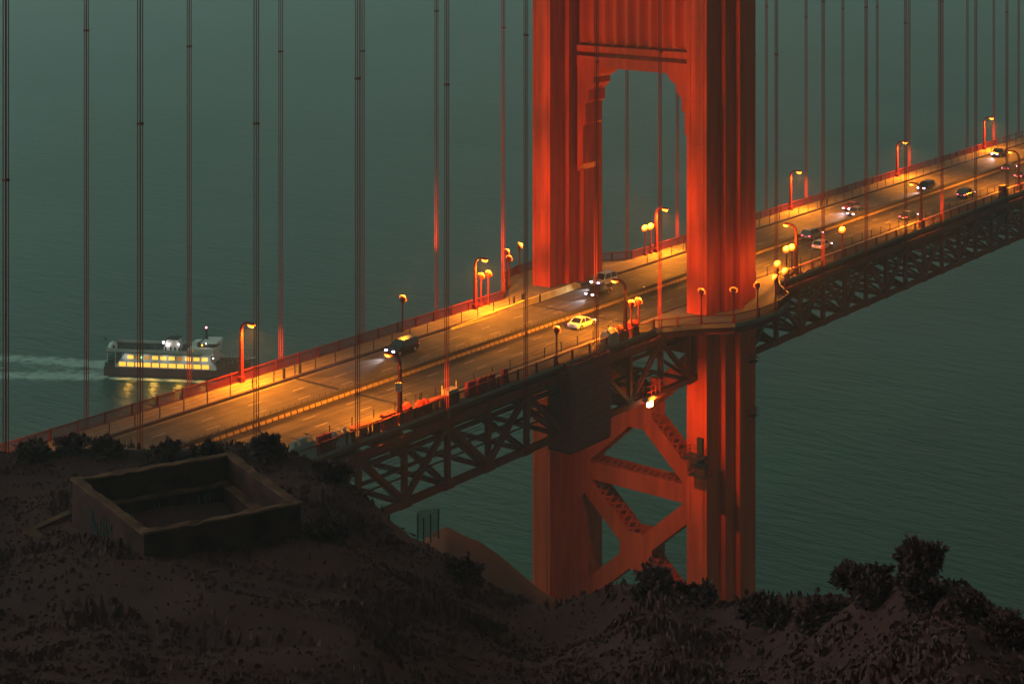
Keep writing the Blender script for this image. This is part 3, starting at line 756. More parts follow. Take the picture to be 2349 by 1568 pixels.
# under-deck floods at the tower
for i, (p, tgt, pw, lb) in enumerate((((-21, -11.2, -10.2), (TX-8, LY[-1], -30), 450, 'small floodlight under the deck facing the near tower leg'),
                              ((-21, 11.2, -10.2), (TX-8, LY[1], -30), 1000, 'small floodlight under the deck facing the far tower leg'))):
    t = thing('underdeck_floodlight', lb, 'floodlight', p, math.atan2(tgt[1]-p[1], tgt[0]-p[0]))
    mb = MB(); mb.beam((0, 0, 1.25), (0, 0, .1), .1, .1); mb.box(-.05, .05, -.5, .5, 1.2, 1.3); mb.build('hanger', M['black'], t)
    mb = MB(); mb.loft([[(-.25, -.15, -.15), (-.25, .15, -.15), (-.25, .15, .15), (-.25, -.15, .15)], [(.15, -.26, -.26), (.15, .26, -.26), (.15, .26, .26), (.15, -.26, .26)]]); mb.build('lamp_hood', M['black'], t)
    mb = MB(); mb.box(.15, .18, -.22, .22, -.22, .22); mb.build('lens', M['sodium'], t)
    d = Vector(tgt)-Vector(p); ld = Matrix.Rotation(-t.rotation_euler.z, 3, 'Z') @ d
    lamp_light('bulb', t, (.3, 0, 0), pw, FLD, 'SPOT', .2, ld, R(75), .7)

# ------------------------------------------------------------------ containment enclosure on the truss
ce = thing('containment_enclosure', 'large dark purple tarpaulin enclosure hung on the near truss left of the tower', 'enclosure', (-34, -14.4, -11))
mb = MB()
rows = 12
for k in range(rows):
    z0 = -11.0 + k*(11.2/rows); z1 = z0 + 11.2/rows - .06; o_ = .03*(k % 2)
    mb.box(-38.4, -29.6, -14.62-o_, -14.55, z0, z1)
    mb.box(-38.47-o_, -38.4, -14.5, -10.9, z0, z1)
    mb.box(-29.6, -29.53+o_, -14.5, -10.9, z0, z1)
mb.build('tarpaulin', M['tarp_purple'], ce, world=True)
mb = MB()
for x in (-38.35, -36, -34, -32, -29.65):
    mb.beam((x, -14.45, -11.2), (x, -14.45, .4), .1, .1); mb.beam((x, -10.9, -11.2), (x, -10.9, -1), .1, .1)
mb.box(-38.4, -29.6, -14.5, -10.9, -11.25, -11.1)
mb.build('scaffold_frame', M['black'], ce, world=True)

# ------------------------------------------------------------------ works gear stored along the near pavement
def gear(kind, x, length, top, m_, label, cat, group=None, y=-12.75, w=.75):
    t = thing(kind, label, cat, (x, y, .2), random.uniform(-.03, .03), group)
    h = top - .2
    mb = MB()
    if kind == 'water_barrier':
        prof = [(-w*.6, 0), (w*.6, 0), (w*.6, .2), (w*.3, h*.55), (w*.3, h), (-w*.3, h), (-w*.3, h*.55), (-w*.6, .2)]
        mb.prism(prof, -length/2, length/2, lambda a, b, c: (c, a, b)); mb.build('shell', m_, t)
        mb = MB(); mb.lathe([(.1, h), (.1, h+.06)], 8, (0, 0, 0)); mb.build('filler_cap', M['black'], t)
    elif kind == 'covered_stack':
        n = 7; rings = []
        for k in range(n+1):
            xx = -length/2 + length*k/n; q = (.86 if k in (0, n) else 1)*(1 + random.uniform(-.06, .06))
            rings.append([(xx, -w*.62, 0), (xx, -w*.55*q, h*.8*q), (xx, -w*.2, h*q), (xx, w*.25, h*q*.98), (xx, w*.55*q, h*.78*q), (xx, w*.62, 0)])
        mb.loft(rings); mb.build('tarpaulin', m_, t)
        mb = MB()
        for xx in (-length*.3, length*.3): mb.box(xx-.03, xx+.03, -w*.66, w*.66, h*1.03, h*1.05)
        mb.build('strap', M['black'], t)
    elif kind == 'plank_stack':
        for k in range(5):
            mb = MB(); mb.box(-length/2+random.uniform(0, .2), length/2-random.uniform(0, .2), -w*.5+k*w*.2+.01, -w*.5+(k+1)*w*.2-.01, h-.12+random.uniform(-.02, .02), h); mb.build('plank', m_, t)
        mb = MB()
        for xx in (-length*.4, 0, length*.4): mb.box(xx-.08, xx+.08, -w*.5, w*.5, 0, h-.16)
        mb.build('trestle', M['black'], t)
    elif kind == 'storage_box':
        mb.box(-length/2, length/2, -w/2, w/2, 0, h*.85); mb.build('body', m_, t)
        mb = MB(); mb.box(-length/2-.04, length/2+.04, -w/2-.04, w/2+.04, h*.86, h); mb.build('lid', m_, t)
        mb = MB(); mb.box(-.08, .08, -w/2-.07, -w/2-.041, h*.6, h*.75); mb.build('latch', M['black'], t)
    return t
gear('covered_stack', -84.9, 3.2, 2.5, M['grey'], 'grey tarpaulin-covered stack at the left end of the near pavement', 'stack', w=1.1)
gear('water_barrier', -81.6, 2.0, 2.0, M['red'], 'dull red plastic barrier between the grey and the pale covered stacks', 'plastic barrier', 'red plastic barriers')
gear('covered_stack', -79.1, 2.4, 1.95, M['pale'], 'pale tarpaulin-covered stack on the near pavement', 'stack', w=1.0)
gear('plank_stack', -75.2, 5.0, 1.62, M['orange'], 'long stack of orange planks on trestles on the near pavement', 'planks', w=1.0)
gear('water_barrier', -71.2, 1.9, 1.75, M['red'], 'bright red plastic barrier at the foot of the near lamp post with the sign', 'plastic barrier', 'red plastic barriers', w=1.2)
gear('covered_stack', -68.4, 1.6, 2.15, M['red'], 'red tarpaulin heap just right of the near lamp post with the sign', 'stack', w=1.0)
gear('storage_box', -66.9, 1.4, 1.5, M['black'], 'black storage box between two red heaps on the near pavement', 'box')
gear('covered_stack', -65.4, 2.2, 1.85, M['red'], 'long red tarpaulin-covered stack, second right of the near lamp post with the sign', 'stack', w=.9)
gear('plank_stack', -62.8, 2.8, 1.5, M['orange'], 'short stack of orange planks left of the white box on the near pavement', 'planks')
gear('storage_box', -60.3, 1.9, 1.95, M['pale'], 'whitish storage box between yellow poles on the near pavement', 'box', w=1.0)
for x, nm in ((-61.6, 'left'), (-59.0, 'right')):
    t = thing('marker_pole', 'thin yellow marker pole on the %s of the whitish box' % nm, 'pole', (x, -12.6, .2))
    mb = MB(); mb.tube((0, 0, 0), (0, 0, 2.4), .05, .05, 6); mb.build('pole', M['yellow'], t); mb = MB(); mb.box(-.2, .2, -.2, .2, 0, .08); mb.build('base', M['black'], t)
for x, l, nm in ((-56.5, 1.5, 'leftmost'), (-54.4, 1.6, 'second from left'), (-52.6, 1.3, 'third from left'), (-49.9, .9, 'rightmost')):
    gear('water_barrier', x, l, 1.95, M['red'], 'dim red plastic barrier, %s of four on the dark near pavement' % nm, 'plastic barrier', 'red plastic barriers')
gear('covered_stack', -27.2, 2.3, 2.25, M['pale'], 'pale orange-lit covered stack left of the near lamp post by the tower', 'stack', w=1.3)
gear('covered_stack', -25.0, 1.3, 2.2, M['orange'], 'orange covered stack touching the near lamp post by the tower', 'stack', w=1.0)
gear('covered_stack', -21.6, 1.8, 2.2, M['red'], 'red covered stack behind the paired floodlights on the near pavement', 'stack', w=.9)
gear('storage_box', 108, 2.2, 2.3, M['red'], 'tall reddish utility box on the near pavement far right of the tower', 'box', w=.9)

# ------------------------------------------------------------------ cars
def make_car(name, kind, m_, label, x, y, heading, lights='head'):
    """local: length along +X (front), origin at ground centre"""
    t = thing(name, label, 'car' if kind != 'pickup' else 'pickup truck', (x, y, .005), heading, 'cars on the bridge')
    suv = kind in ('suv', 'van')
    L = {'sedan': 4.7, 'suv': 4.9, 'van': 5.1, 'hatch': 4.2, 'pickup': 5.5}[kind]; Wd = .92 if not suv else .98
    H = {'sedan': 1.45, 'suv': 1.78, 'van': 1.85, 'hatch': 1.5, 'pickup': 1.8}[kind]
    bel = .88 if not suv else 1.02
    if kind == 'pickup': bel = 1.0
    hl = L/2
    def ring(x, w, z0, z1, ch=.12):
        return [(x, -w+ch*.5, z0), (x, -w, z0+.18), (x, -w, z1-ch), (x, -w+ch, z1), (x, w-ch, z1), (x, w, z1-ch), (x, w, z0+.18), (x, w-ch*.5, z0)]
    prof = [(-hl, Wd*.86, .38, bel-.10), (-hl+.12, Wd*.95, .26, bel-.02), (-hl+.7, Wd, .22, bel), (-hl*.35, Wd, .20, bel+.02), (hl*.3, Wd, .20, bel), (hl*.42, Wd*.99, .20, bel-.03),
            (hl*.75, Wd*.97, .22, bel-.12), (hl-.18, Wd*.9, .26, bel-.22), (hl, Wd*.78, .36, bel-.34)]
    mb = MB(); mb.loft([ring(*p) for p in prof]); body = mb.build('body', m_, t, smooth=False)
    # cabin: glass house with roof and pillars
    if kind == 'sedan': cx = [(-hl*.72, 0), (-hl*.40, 1), (hl*.10, 1), (hl*.42, 0)]
    elif kind == 'hatch': cx = [(-hl*.95, 0), (-hl*.72, 1), (hl*.12, 1), (hl*.46, 0)]
    elif kind == 'pickup': cx = [(-hl*.12, 0), (-hl*.05, 1), (hl*.28, 1), (hl*.52, 0)]
    else: cx = [(-hl*.96, 0), (-hl*.86, 1), (hl*.18, 1), (hl*.48, 0)]
    tw_ = Wd*.74; bwid = Wd*.93
    gl = [[(cx[0][0], -bwid, bel-.02), (cx[0][0], bwid, bel-.02)], [(cx[1][0], -tw_, H-.06), (cx[1][0], tw_, H-.06)], [(cx[2][0], -tw_, H-.06), (cx[2][0], tw_, H-.06)], [(cx[3][0], -bwid, bel-.02), (cx[3][0], bwid, bel-.02)]]
    A, B, C_, D_ = gl
    mb = MB(); mb.add([A[0], A[1], B[0], B[1], C_[0], C_[1], D_[0], D_[1]], [(0, 2, 3, 1), (2, 4, 5, 3), (4, 6, 7, 5), (0, 6, 4, 2), (1, 3, 5, 7), (0, 1, 7, 6)])
    mb.build('windows', M['glass'], t)
    mb = MB(); x0, x1 = cx[1][0]-.05, cx[2][0]+.05
    mb.loft([[(x0, -tw_-.02, H-.065), (x0, tw_+.02, H-.065), (x0+.1, tw_-.1, H), (x0+.1, -tw_+.1, H)], [(x1, -tw_-.02, H-.065), (x1, tw_+.02, H-.065), (x1-.1, tw_-.1, H-.01), (x1-.1, -tw_+.1, H-.01)]])
    mb.build('roof', m_, t)
    mb = MB()
    for sgn in (-1, 1):
        xm = (cx[1][0]+cx[2][0])/2
        for xl, xh in ((cx[0][0], cx[1][0]), (cx[3][0], cx[2][0]), (xm, xm)):
            mb = MB(); mb.beam((xl, sgn*bwid, bel-.02), (xh, sgn*tw_, H-.05), .09, .07); mb.build('pillar', m_, t)
    if kind == 'pickup':
        mb = MB(); mb.box(-hl+.1, -hl*.16, -Wd*.82, Wd*.82, bel-.05, bel+.012); mb.build('cargo_bed', M['black'], t)
    wr = .33 if not suv else .37
    wm = MB().tube((0, -.12, 0), (0, .12, 0), wr, n=14).mesh('wheel', M['rubber']); rm = MB().tube((0, -.125, 0), (0, .125, 0), wr*.6, n=10).mesh('rim', M['chrome'])
    for fx in (-hl*.60, hl*.62):
        for sgn in (-1, 1):
            w_ = link('wheel', wm, t, loc=(fx, sgn*(Wd-.09), wr)); link('rim', rm, w_)
    on = lights == 'head'
    for sgn in (-1, 1):
        mb = MB(); mb.box(hl-.16, hl+.01, sgn*Wd*.64-.17, sgn*Wd*.64+.17, bel-.40, bel-.24); mb.build('headlight', M['head'], t)
        mb = MB(); mb.box(-hl-.01, -hl+.08, sgn*Wd*.7-.15, sgn*Wd*.7+.15, bel-.28, bel-.13); mb.build('taillight', M['tail'], t)
        mb = MB(); mb.box(hl*.36, hl*.44, sgn*(Wd+.08)-.08, sgn*(Wd+.08)+.08, bel, bel+.13); mb.build('mirror', m_, t)
    mb = MB(); mb.box(-hl-.012, -hl, -.26, .26, bel-.42, bel-.30); mb.build('number_plate', M['signw'], t)
    mb = MB(); mb.box(hl-.03, hl+.012, -.45, .45, bel-.62, bel-.45); mb.build('grille', M['black'], t)
    if on:
        lamp_light('headlamp_beam', t, (hl+.15, 0, .7), 2200, (.95, .9, 1.0), 'SPOT', .2, (1, 0, -.10), R(55), .9)
    return t
def nb(name, kind, m_, label, xf, y): L = {'sedan': 4.7, 'suv': 4.9, 'van': 5.1, 'hatch': 4.2, 'pickup': 5.5}[kind]; make_car(name, kind, m_, label, xf + L/2, y, math.pi)
def sb(name, kind, m_, label, xr, y): L = {'sedan': 4.7, 'suv': 4.9, 'van': 5.1, 'hatch': 4.2, 'pickup': 5.5}[kind]; make_car(name, kind, m_, label, xr + L/2, y, 0, 'tail')
nb('car', 'suv', M['blackpaint'], 'black car with headlights on coming towards the viewer left of the tower', -49.3, 6.7)
nb('car', 'suv', M['whitepaint'], 'white car beside the far tower leg, above the black car', -1.8, 7.5)
nb('car', 'sedan', M['blackpaint'], 'black car with bluish headlights just below the white car by the far leg', -7.9, 4.2)
sb('car', 'sedan', M['whitepaint'], 'white sedan driving away left of the near tower leg', -24.0, -4.35)
nb('car', 'hatch', M['greypaint'], 'grey car with headlights on, lower of the two close together right of the tower', 71.7, 1.7)
nb('car', 'sedan', M['redpaint'], 'dark red car with headlights on, upper of the two close together right of the tower', 75.8, 4.6)
nb('car', 'suv', M['blackpaint'], 'black car with violet headlights in the middle of the right-hand roadway', 103.6, 2.3)
nb('pickup_truck', 'pickup', M['blackpaint'], 'black pickup with headlights on at the far right, farthest oncoming vehicle', 153.4, 7.35)
sb('car', 'suv', M['greypaint'], 'dark car with red tail lights beside the median just right of the tower', 48.2, -1.7)
sb('car', 'hatch', M['silverpaint'], 'car with pale rear window and red tail lights in the kerb lane', 42.4, -6.8)
sb('car', 'sedan', M['blackpaint'], 'dark car with red tail lights left of the fourth near lamp post', 74.5, -7.45)
sb('car', 'suv', M['blackpaint'], 'dark car with red tail lights in the kerb lane right of the near lamp post', 101.2, -7.1)
sb('car', 'sedan', M['greypaint'], 'dark car with red tail lights beside the median at the far right', 136.7, -1.75)
sb('car', 'sedan', M['greypaint'], 'dark car with red tail lights cut by the right picture edge', 129.4, -7.4)

# ------------------------------------------------------------------ ferry
fy = thing('ferry', 'white passenger ferry with lit windows sailing right on the dark water', 'ferry', STERN, FANG)
def hullring(x):
    k = x/40.0
    w = 4.8 if k < .62 else 4.8*max(.02, 1-((k-.62)/.40)**1.9)
    wk = w*(.9 if k < .62 else max(.15, .9-.55*(k-.62)/.38))
    sh = 2.5 + 1.4*max(0, (k-.74)/.26)**1.3
    return w, wk, sh
mb = MB(); rings = []
for k in range(25):
    x = 40*k/24; w, wk, sh = hullring(x)
    xb = x - (1.6*max(0, (x-34)/6)); 
    rings.append([(xb, -wk, -.8), (x, -w, .8), (x, -w, sh), (x, w, sh), (x, w, .8), (xb, wk, -.8)])
mb.loft(rings); hull = mb.build('hull', M['hull'], fy)
mb = MB()
for sg in (-1, 1):
    for k in range(18, 24):
        x0, x1 = 40*k/24, 40*(k+1)/24; w0, _, s0 = hullring(x0); w1, _, s1 = hullring(x1)
        mb.add([(x0, sg*(w0+.02), s0-.02), (x1, sg*(w1+.02), s1-.02), (x1, sg*(w1-.02), s1+1.0), (x0, sg*(w0-.02), s0+1.0)], [(0, 1, 2, 3)])
        mb.add([(x0, sg*(w0-.1), s0-.02), (x1, sg*(w1-.1), s1-.02), (x1, sg*(w1-.12), s1+1.0), (x0, sg*(w0-.12), s0+1.0)], [(0, 1, 2, 3)])
mb.build('bulwark', M['mural'], fy)
def sidepoly(name, pts, y, th, m_):
    mb = MB(); mb.prism(pts, y, y+th, lambda a, b, c: (a, c, b)); return mb.build(name, m_, fy)
lower = [(3.0, 2.52), (31.5, 2.52), (31.5, 3.4), (29.7, 5.0), (29.7, 6.4), (5.8, 6.4), (5.4, 5.6)]
for sg in (-1, 1):
    mb = MB(); y0 = sg*4.55
    mb.prism(lower, min(y0, y0-sg*.15), max(y0, y0-sg*.15), lambda a, b, c: (a, c, b)); mb.build('side_wall', M['shipwhite'], fy)
mb = MB(); mb.box(5.6, 29.6, -4.38, 4.38, 2.5, 6.3); mb.build('cabin_core', M['shipdark'], fy)
mb = MB(); mb.box(29.55, 29.7, -4.4, 4.4, 3.2, 6.4); mb.build('front_wall', M['shipwhite'], fy)
wmesh = MB().box(-.95, .95, -.03, .03, -.55, .55).mesh('window', M['win']); wmesh2 = MB().box(-.82, .82, -.03, .03, -.48, .48).mesh('window', M['win']); wdim = MB().box(-.82, .82, -.03, .03, -.48, .48).mesh('window', M['win2'])
fr = MB().box(-1.04, 1.04, -.015, .015, -.64, .64).mesh('window_frame', M['shipwhite']); fr2 = MB().box(-.9, .9, -.015, .015, -.56, .56).mesh('window_frame', M['shipwhite'])
for sg in (-1, 1):
    for k in range(11):
        w_ = link('window', wmesh, fy, loc=(5.2 + 2.33*k, sg*4.59, 3.35 + .25*(0)))
        link('window_frame', fr, w_, loc=(0, -sg*.02, 0))
    for k in range(10):
        dim = k in (1, 2, 6) if sg < 0 else False
        w_ = link('window', wdim if dim else wmesh2, fy, loc=(7.5 + 2.31*k, sg*4.59, 5.35))
        link('window_frame', fr2, w_, loc=(0, -sg*.02, 0))
mb = MB(); mb.box(.6, 27.5, -4.75, 4.75, 6.4, 6.65); mb.build('upper_deck', M['shipdark'], fy)
mb = MB()
for sg in (-1, 1): mb.box(.6, 27.5, sg*4.75-.05, sg*4.75+.05, 6.65, 7.5)
mb.box(.55, .65, -4.7, 4.7, 6.65, 7.5); mb.build('deck_bulwark', M['bulwark'], fy)
mb = MB(); mb.box(.5, 5.6, -4.6, 4.6, 4.5, 4.65); mb.box(.2, 3.0, -4.6, -4.5, 2.5, 3.5); mb.box(.2, 3.0, 4.5, 4.6, 2.5, 3.5); mb.box(.2, .3, -4.6, 4.6, 2.5, 3.5); mb.build('stern_deck', M['shipdark'], fy)
mb = MB()
for x in (.9, 3.2, 5.2):
    for sg in (-1, 1): mb.beam((x, sg*4.5, 2.5), (x, sg*4.5, 6.4), .14, .14)
mb.build('stern_pillar', M['shipwhite'], fy)
# stern rounded shelter, funnel house, wheelhouse
mb = MB(); mb.lathe([(1.2, 6.7), (1.3, 7.6), (1.0, 8.4), (.4, 8.8)], 12, (1.8, -2.6, 0)); mb.build('life_raft_pod', M['shipwhite'], fy)
mb = MB(); mb.loft([[(15.8, -1.8, 6.65), (20.2, -1.8, 6.65), (20.2, 1.8, 6.65), (15.8, 1.8, 6.65)], [(16.6, -1.5, 9.5), (19.8, -1.5, 9.5), (19.8, 1.5, 9.5), (16.6, 1.5, 9.5)]]); mb.build('funnel_house', M['shipwhite'], fy)
mb = MB(); mb.box(16.5, 19.9, -1.6, 1.6, 9.5, 9.95); mb.build('funnel_cap', M['shipdark'], fy)
mb = MB(); mb.loft([[(23.4, -4.3, 6.45), (30.2, -4.3, 6.45), (30.8, -2.6, 6.45), (30.8, 2.6, 6.45), (30.2, 4.3, 6.45), (23.4, 4.3, 6.45)], [(23.4, -4.3, 8.1), (30.4, -4.3, 8.1), (31.1, -2.6, 8.1), (31.1, 2.6, 8.1), (30.4, 4.3, 8.1), (23.4, 4.3, 8.1)]]); mb.build('bridge_house', M['shipwhite'], fy)
mb = MB(); mb.loft([[(25.6, -2.6, 8.1), (30.0, -2.6, 8.1), (30.6, -1.4, 8.1), (30.6, 1.4, 8.1), (30.0, 2.6, 8.1), (25.6, 2.6, 8.1)], [(25.6, -2.6, 9.2), (30.3, -2.6, 9.2), (31.0, -1.4, 9.2), (31.0, 1.4, 9.2), (30.3, 2.6, 9.2), (25.6, 2.6, 9.2)]]); mb.build('wheelhouse', M['shipdark'], fy)
mb = MB(); mb.loft([[(26.5, -3.0, 9.2), (31.2, -3.0, 9.2), (31.6, -1.5, 9.2), (31.6, 1.5, 9.2), (31.2, 3.0, 9.2), (26.5, 3.0, 9.2)], [(27.0, -2.4, 9.7), (31.0, -2.4, 9.75), (31.3, -1.2, 9.75), (31.3, 1.2, 9.75), (31.0, 2.4, 9.75), (27.0, 2.4, 9.7)]]); mb.build('wheelhouse_roof', M['shipwhite'], fy)
mb = MB(); mb.loft([[(23.6, -1.6, 8.1), (26.0, -1.6, 8.1), (26.0, 1.6, 8.1), (23.6, 1.6, 8.1)], [(23.9, -1.3, 9.1), (25.9, -1.3, 9.35), (25.9, 1.3, 9.35), (23.9, 1.3, 9.1)]]); mb.build('rear_shelter', M['shipwhite'], fy)
mb = MB(); mb.loft([[(27.1, -.35, 9.6), (27.9, -.35, 9.6), (27.9, .35, 9.6), (27.1, .35, 9.6)], [(27.15, -.15, 12.6), (27.45, -.15, 12.6), (27.45, .15, 12.6), (27.15, .15, 12.6)]]); mb.beam((27.3, -1.2, 11.2), (27.3, 1.2, 11.2), .1, .1); mb.box(27.6, 28.9, -.1, .1, 10.6, 10.8); mb.build('mast', M['shipdark'], fy)
def slamp(c, r, m_, pw=0, col=(1, .8, .7)):
    mb = MB(); mb.ball(c, r); mb.build('deck_lamp', m_, fy)
    if pw: lamp_light('bulb', fy, (c[0], c[1]-.6, c[2]+.2), pw, col, size=.3)
slamp((27.3, 0, 12.8), .28, M['lampr'])
slamp((15.9, -2.0, 8.9), .34, M['lampw'], 14, (1, .9, 1)); slamp((17.2, -2.0, 8.3), .32, M['lampw'], 14, (1, .75, .6)); slamp((20.2, -2.0, 8.5), .28, M['lampw'], 10)
slamp((27.0, -2.8, 8.75), .26, M['amber']); slamp((28.1, -2.8, 9.2), .2, M['lampw']); slamp((30.6, -4.4, 5.7), .18, M['lampw'])
slamp((10.6, -4.8, 5.4), .16, M['lampg'])
mb = MB(); mb.box(24.4, 25.1, -4.36, -4.3, 6.9, 7.7); mb.build('door', M['win2'], fy)
mb = MB(); mb.beam((38.0, 0, 4.5), (41.2, 0, 5.2), .3, .2); mb.build('bowsprit_platform', M['shipwhite'], fy)
mb = MB()
for k in range(9):
    x = 30 + k*1.1; w, _, sh = hullring(x); mb.beam((x, -w+.1, sh+1.0), (x, -w+.1, sh+1.7), .05, .05); mb.beam((x, w-.1, sh+1.0), (x, w-.1, sh+1.7), .05, .05)
mb.build('bow_railing', M['shipwhite'], fy)
mb = MB(); mb.beam((.4, 0, 7.0), (-.9, 0, 9.2), .07, .07); mb.add([(-.5, 0, 8.6), (-.9, 0, 9.2), (-1.9, .25, 9.0), (-1.6, .2, 8.3)], [(0, 1, 2, 3)]); mb.build('ensign', M['hull'], fy)
# spots added outside the windows to throw their glow onto the water
for xx, pw in ((7, 900), (14, 1300), (21, 1300), (28, 900)):
    lamp_light('window_spill', fy, (xx, -4.9, 3.3), pw, (1, .50, .06), 'SPOT', .9, (0, -.75, -1), R(110), 1.0)

for xx in (6.5, 12, 17.5, 23, 28.5):  # fill spots added off the hull, without fixtures, to brighten the side wall
    lamp_light('wall_fill', fy, (xx, -6.2, 6.1), 75, (.95, 1, .95), 'SPOT', .5, (0, .8, -1), R(140), 1.0)

# passengers standing on the open decks
def person_mesh(h, pose):
    m_ = MB(); n = 8
    def ov(z, a, b, x=0): return [(x + a*math.cos(2*math.pi*i/n), b*math.sin(2*math.pi*i/n), z) for i in range(n)]
    s_ = h/1.75
    m_.loft([ov(0, .13*s_, .10*s_), ov(.08*s_, .12*s_, .12*s_), ov(.45*s_, .11*s_, .15*s_), ov(.85*s_, .14*s_, .19*s_), ov(1.0*s_, .13*s_, .17*s_), ov(1.3*s_, .14*s_, .21*s_, .02), ov(1.43*s_, .10*s_, .17*s_), ov(1.48*s_, .06*s_, .06*s_), ov(1.53*s_, .06*s_, .06*s_, .01),
             ov(1.57*s_, .095*s_, .08*s_, .02), ov(1.66*s_, .105*s_, .085*s_, .02), ov(1.73*s_, .08*s_, .06*s_, .01), ov(1.75*s_, .02*s_, .02*s_, .01)])
    for sg in (-1, 1):
        m_.tube((0, sg*.20*s_, 1.40*s_), (.04, sg*.26*s_, 1.12*s_), .055*s_, .045*s_, 6); m_.tube((.04, sg*.26*s_, 1.12*s_), (.24 if pose else .10, sg*.20*s_, .98*s_ if pose else .86*s_), .045*s_, .035*s_, 6)
    return m_.mesh('person', M['cloth'], True)
pms = [person_mesh(1.76, 0), person_mesh(1.66, 1), person_mesh(1.82, 1)]
rp = random.Random(11)
pl = [(2.5 + k*1.15 + rp.uniform(-.3, .3), -4.2 + rp.uniform(0, .6), 6.66, 'on the upper deck rail of the ferry') for k in range(19)] + [(31.2 + k*1.1, -3.6 + k*.38, 2.9 + k*.17, 'on the bow of the ferry') for k in range(6)]
for k, (x, y, z, wh) in enumerate(pl):
    o = link('person', pms[k % 3])
    p = STERN + FDIR*x + Vector((-FDIR.y, FDIR.x, 0))*y
    o.location = (p.x, p.y, STERN.z + z); o.rotation_euler = (0, 0, FANG - R(90) + rp.uniform(-.6, .6))
    nm = 'stern' if 'upper' in wh else 'wheelhouse'
    j = k if k < 19 else k-19
    cnt = ('%s person from the stern standing at the upper deck rail of the ferry' % ORD[j]) if k < 19 else ('%s person forward of the wheelhouse standing on the ferry bow' % ORD[j])
    tag(o, cnt, 'person', 'ferry passengers')

# ------------------------------------------------------------------ old concrete battery on the hill
bt = thing('battery_ruin', 'roofless square concrete battery ruin with graffiti on the dark hillside', 'ruin', at(430, 1230, 99))
zt = 26.3
def pz(px, py, z): 
    v = FW + RT*((px-1149.957)/3932.53) + Vector((0, 0, -(py+276.184)/3932.53)); return CAMP + v*((z-CAMP.z)/v.z)
cs = [pz(165, 1095, zt), pz(530, 1035, zt), pz(690, 1150, zt), pz(330, 1220, zt)]   # left, back, right, front
ctr = sum(cs, Vector())/4
def inset(k): return [ctr + (c-ctr)*k for c in cs]
def ringwall(outer, inner, z0, z1, nm, m_, par=bt):
    for i in range(4):
        j = (i+1) % 4
        a, b, c, d = outer[i], outer[j], inner[j], inner[i]
        mb = MB(); mb.add([(*a.xy, z0), (*b.xy, z0), (*c.xy, z0), (*d.xy, z0), (*a.xy, z1), (*b.xy, z1), (*c.xy, z1), (*d.xy, z1)],
                          [(0, 3, 2, 1), (4, 5, 6, 7), (0, 1, 5, 4), (1, 2, 6, 5), (2, 3, 7, 6), (3, 0, 4, 7)])
        mb.build(nm, m_, par, world=True)
ringwall(inset(1.0), inset(.92), zt-4.5, zt-.16, 'outer_wall', M['batt'])
def rimwall(ko, ki, z0, z1, nm, m_, seed, n=16, jz=.07, jr=.007):
    r_ = random.Random(seed)
    for i in range(4):
        j = (i+1) % 4; mb = MB(); rings = []
        for k in range(n+1):
            f = k/n; c = cs[i].lerp(cs[j], f); end = k in (0, n)
            a = ctr + (c-ctr)*(ko + (0 if end else r_.uniform(-jr*2, jr))); b = ctr + (c-ctr)*(ki + (0 if end else r_.uniform(-jr, jr)))
            za_ = z1 - (0 if end else abs(r_.gauss(0, jz))); zb_ = z1 - (0 if end else abs(r_.gauss(0, jz)))
            rings.append([(*a.xy, z0), (*b.xy, z0), (*b.xy, zb_), (*a.xy, za_)])
        mb.loft(rings); mb.build(nm, m_, bt, world=True)
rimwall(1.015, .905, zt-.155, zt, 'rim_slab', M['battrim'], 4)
ringwall(inset(.918), inset(.80), zt-4.2, zt-1.7, 'inner_ledge', M['batt'])
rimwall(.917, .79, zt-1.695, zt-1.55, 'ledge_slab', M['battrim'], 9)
mb = MB(); q = inset(.93); mb.add([(*c.xy, zt-4.1) for c in q], [(0, 3, 2, 1)]); mb.build('floor', M['batt'], bt, world=True)
# graffiti strokes on the left outer face and the inner walls
def graf(a, b, z0, z1, n, seed, out):
    r_ = random.Random(seed); mb = MB(); d = (b-a); nrm = Vector((d.y, -d.x, 0)).normalized()*out
    for k in range(n):
        t0 = r_.uniform(.1, .9); p = a + d*t0 + nrm*.012; zz = r_.uniform(z0, z1); hh = r_.uniform(.3, 1.1)
        q = p + d.normalized()*r_.uniform(-.15, .15)
        mb.beam((p.x, p.y, zz), (q.x, q.y, zz-hh), .02, r_.uniform(.04, .12), nrm)
    return mb
i9 = inset(1.001)
L_, B_, R_, F_ = i9
g = graf(L_.lerp(F_, .25), L_.lerp(F_, .62), zt-2.4, zt-.7, 22, 1, 1); g.build('graffiti', M['graffiti'], bt, world=True)['kind'] = 'stuff'
i8 = inset(.80); graf(i8[0], i8[1], zt-2.8, zt-1.9, 26, 2, 1).build('graffiti', M['graffiti'], bt, world=True)['kind'] = 'stuff'
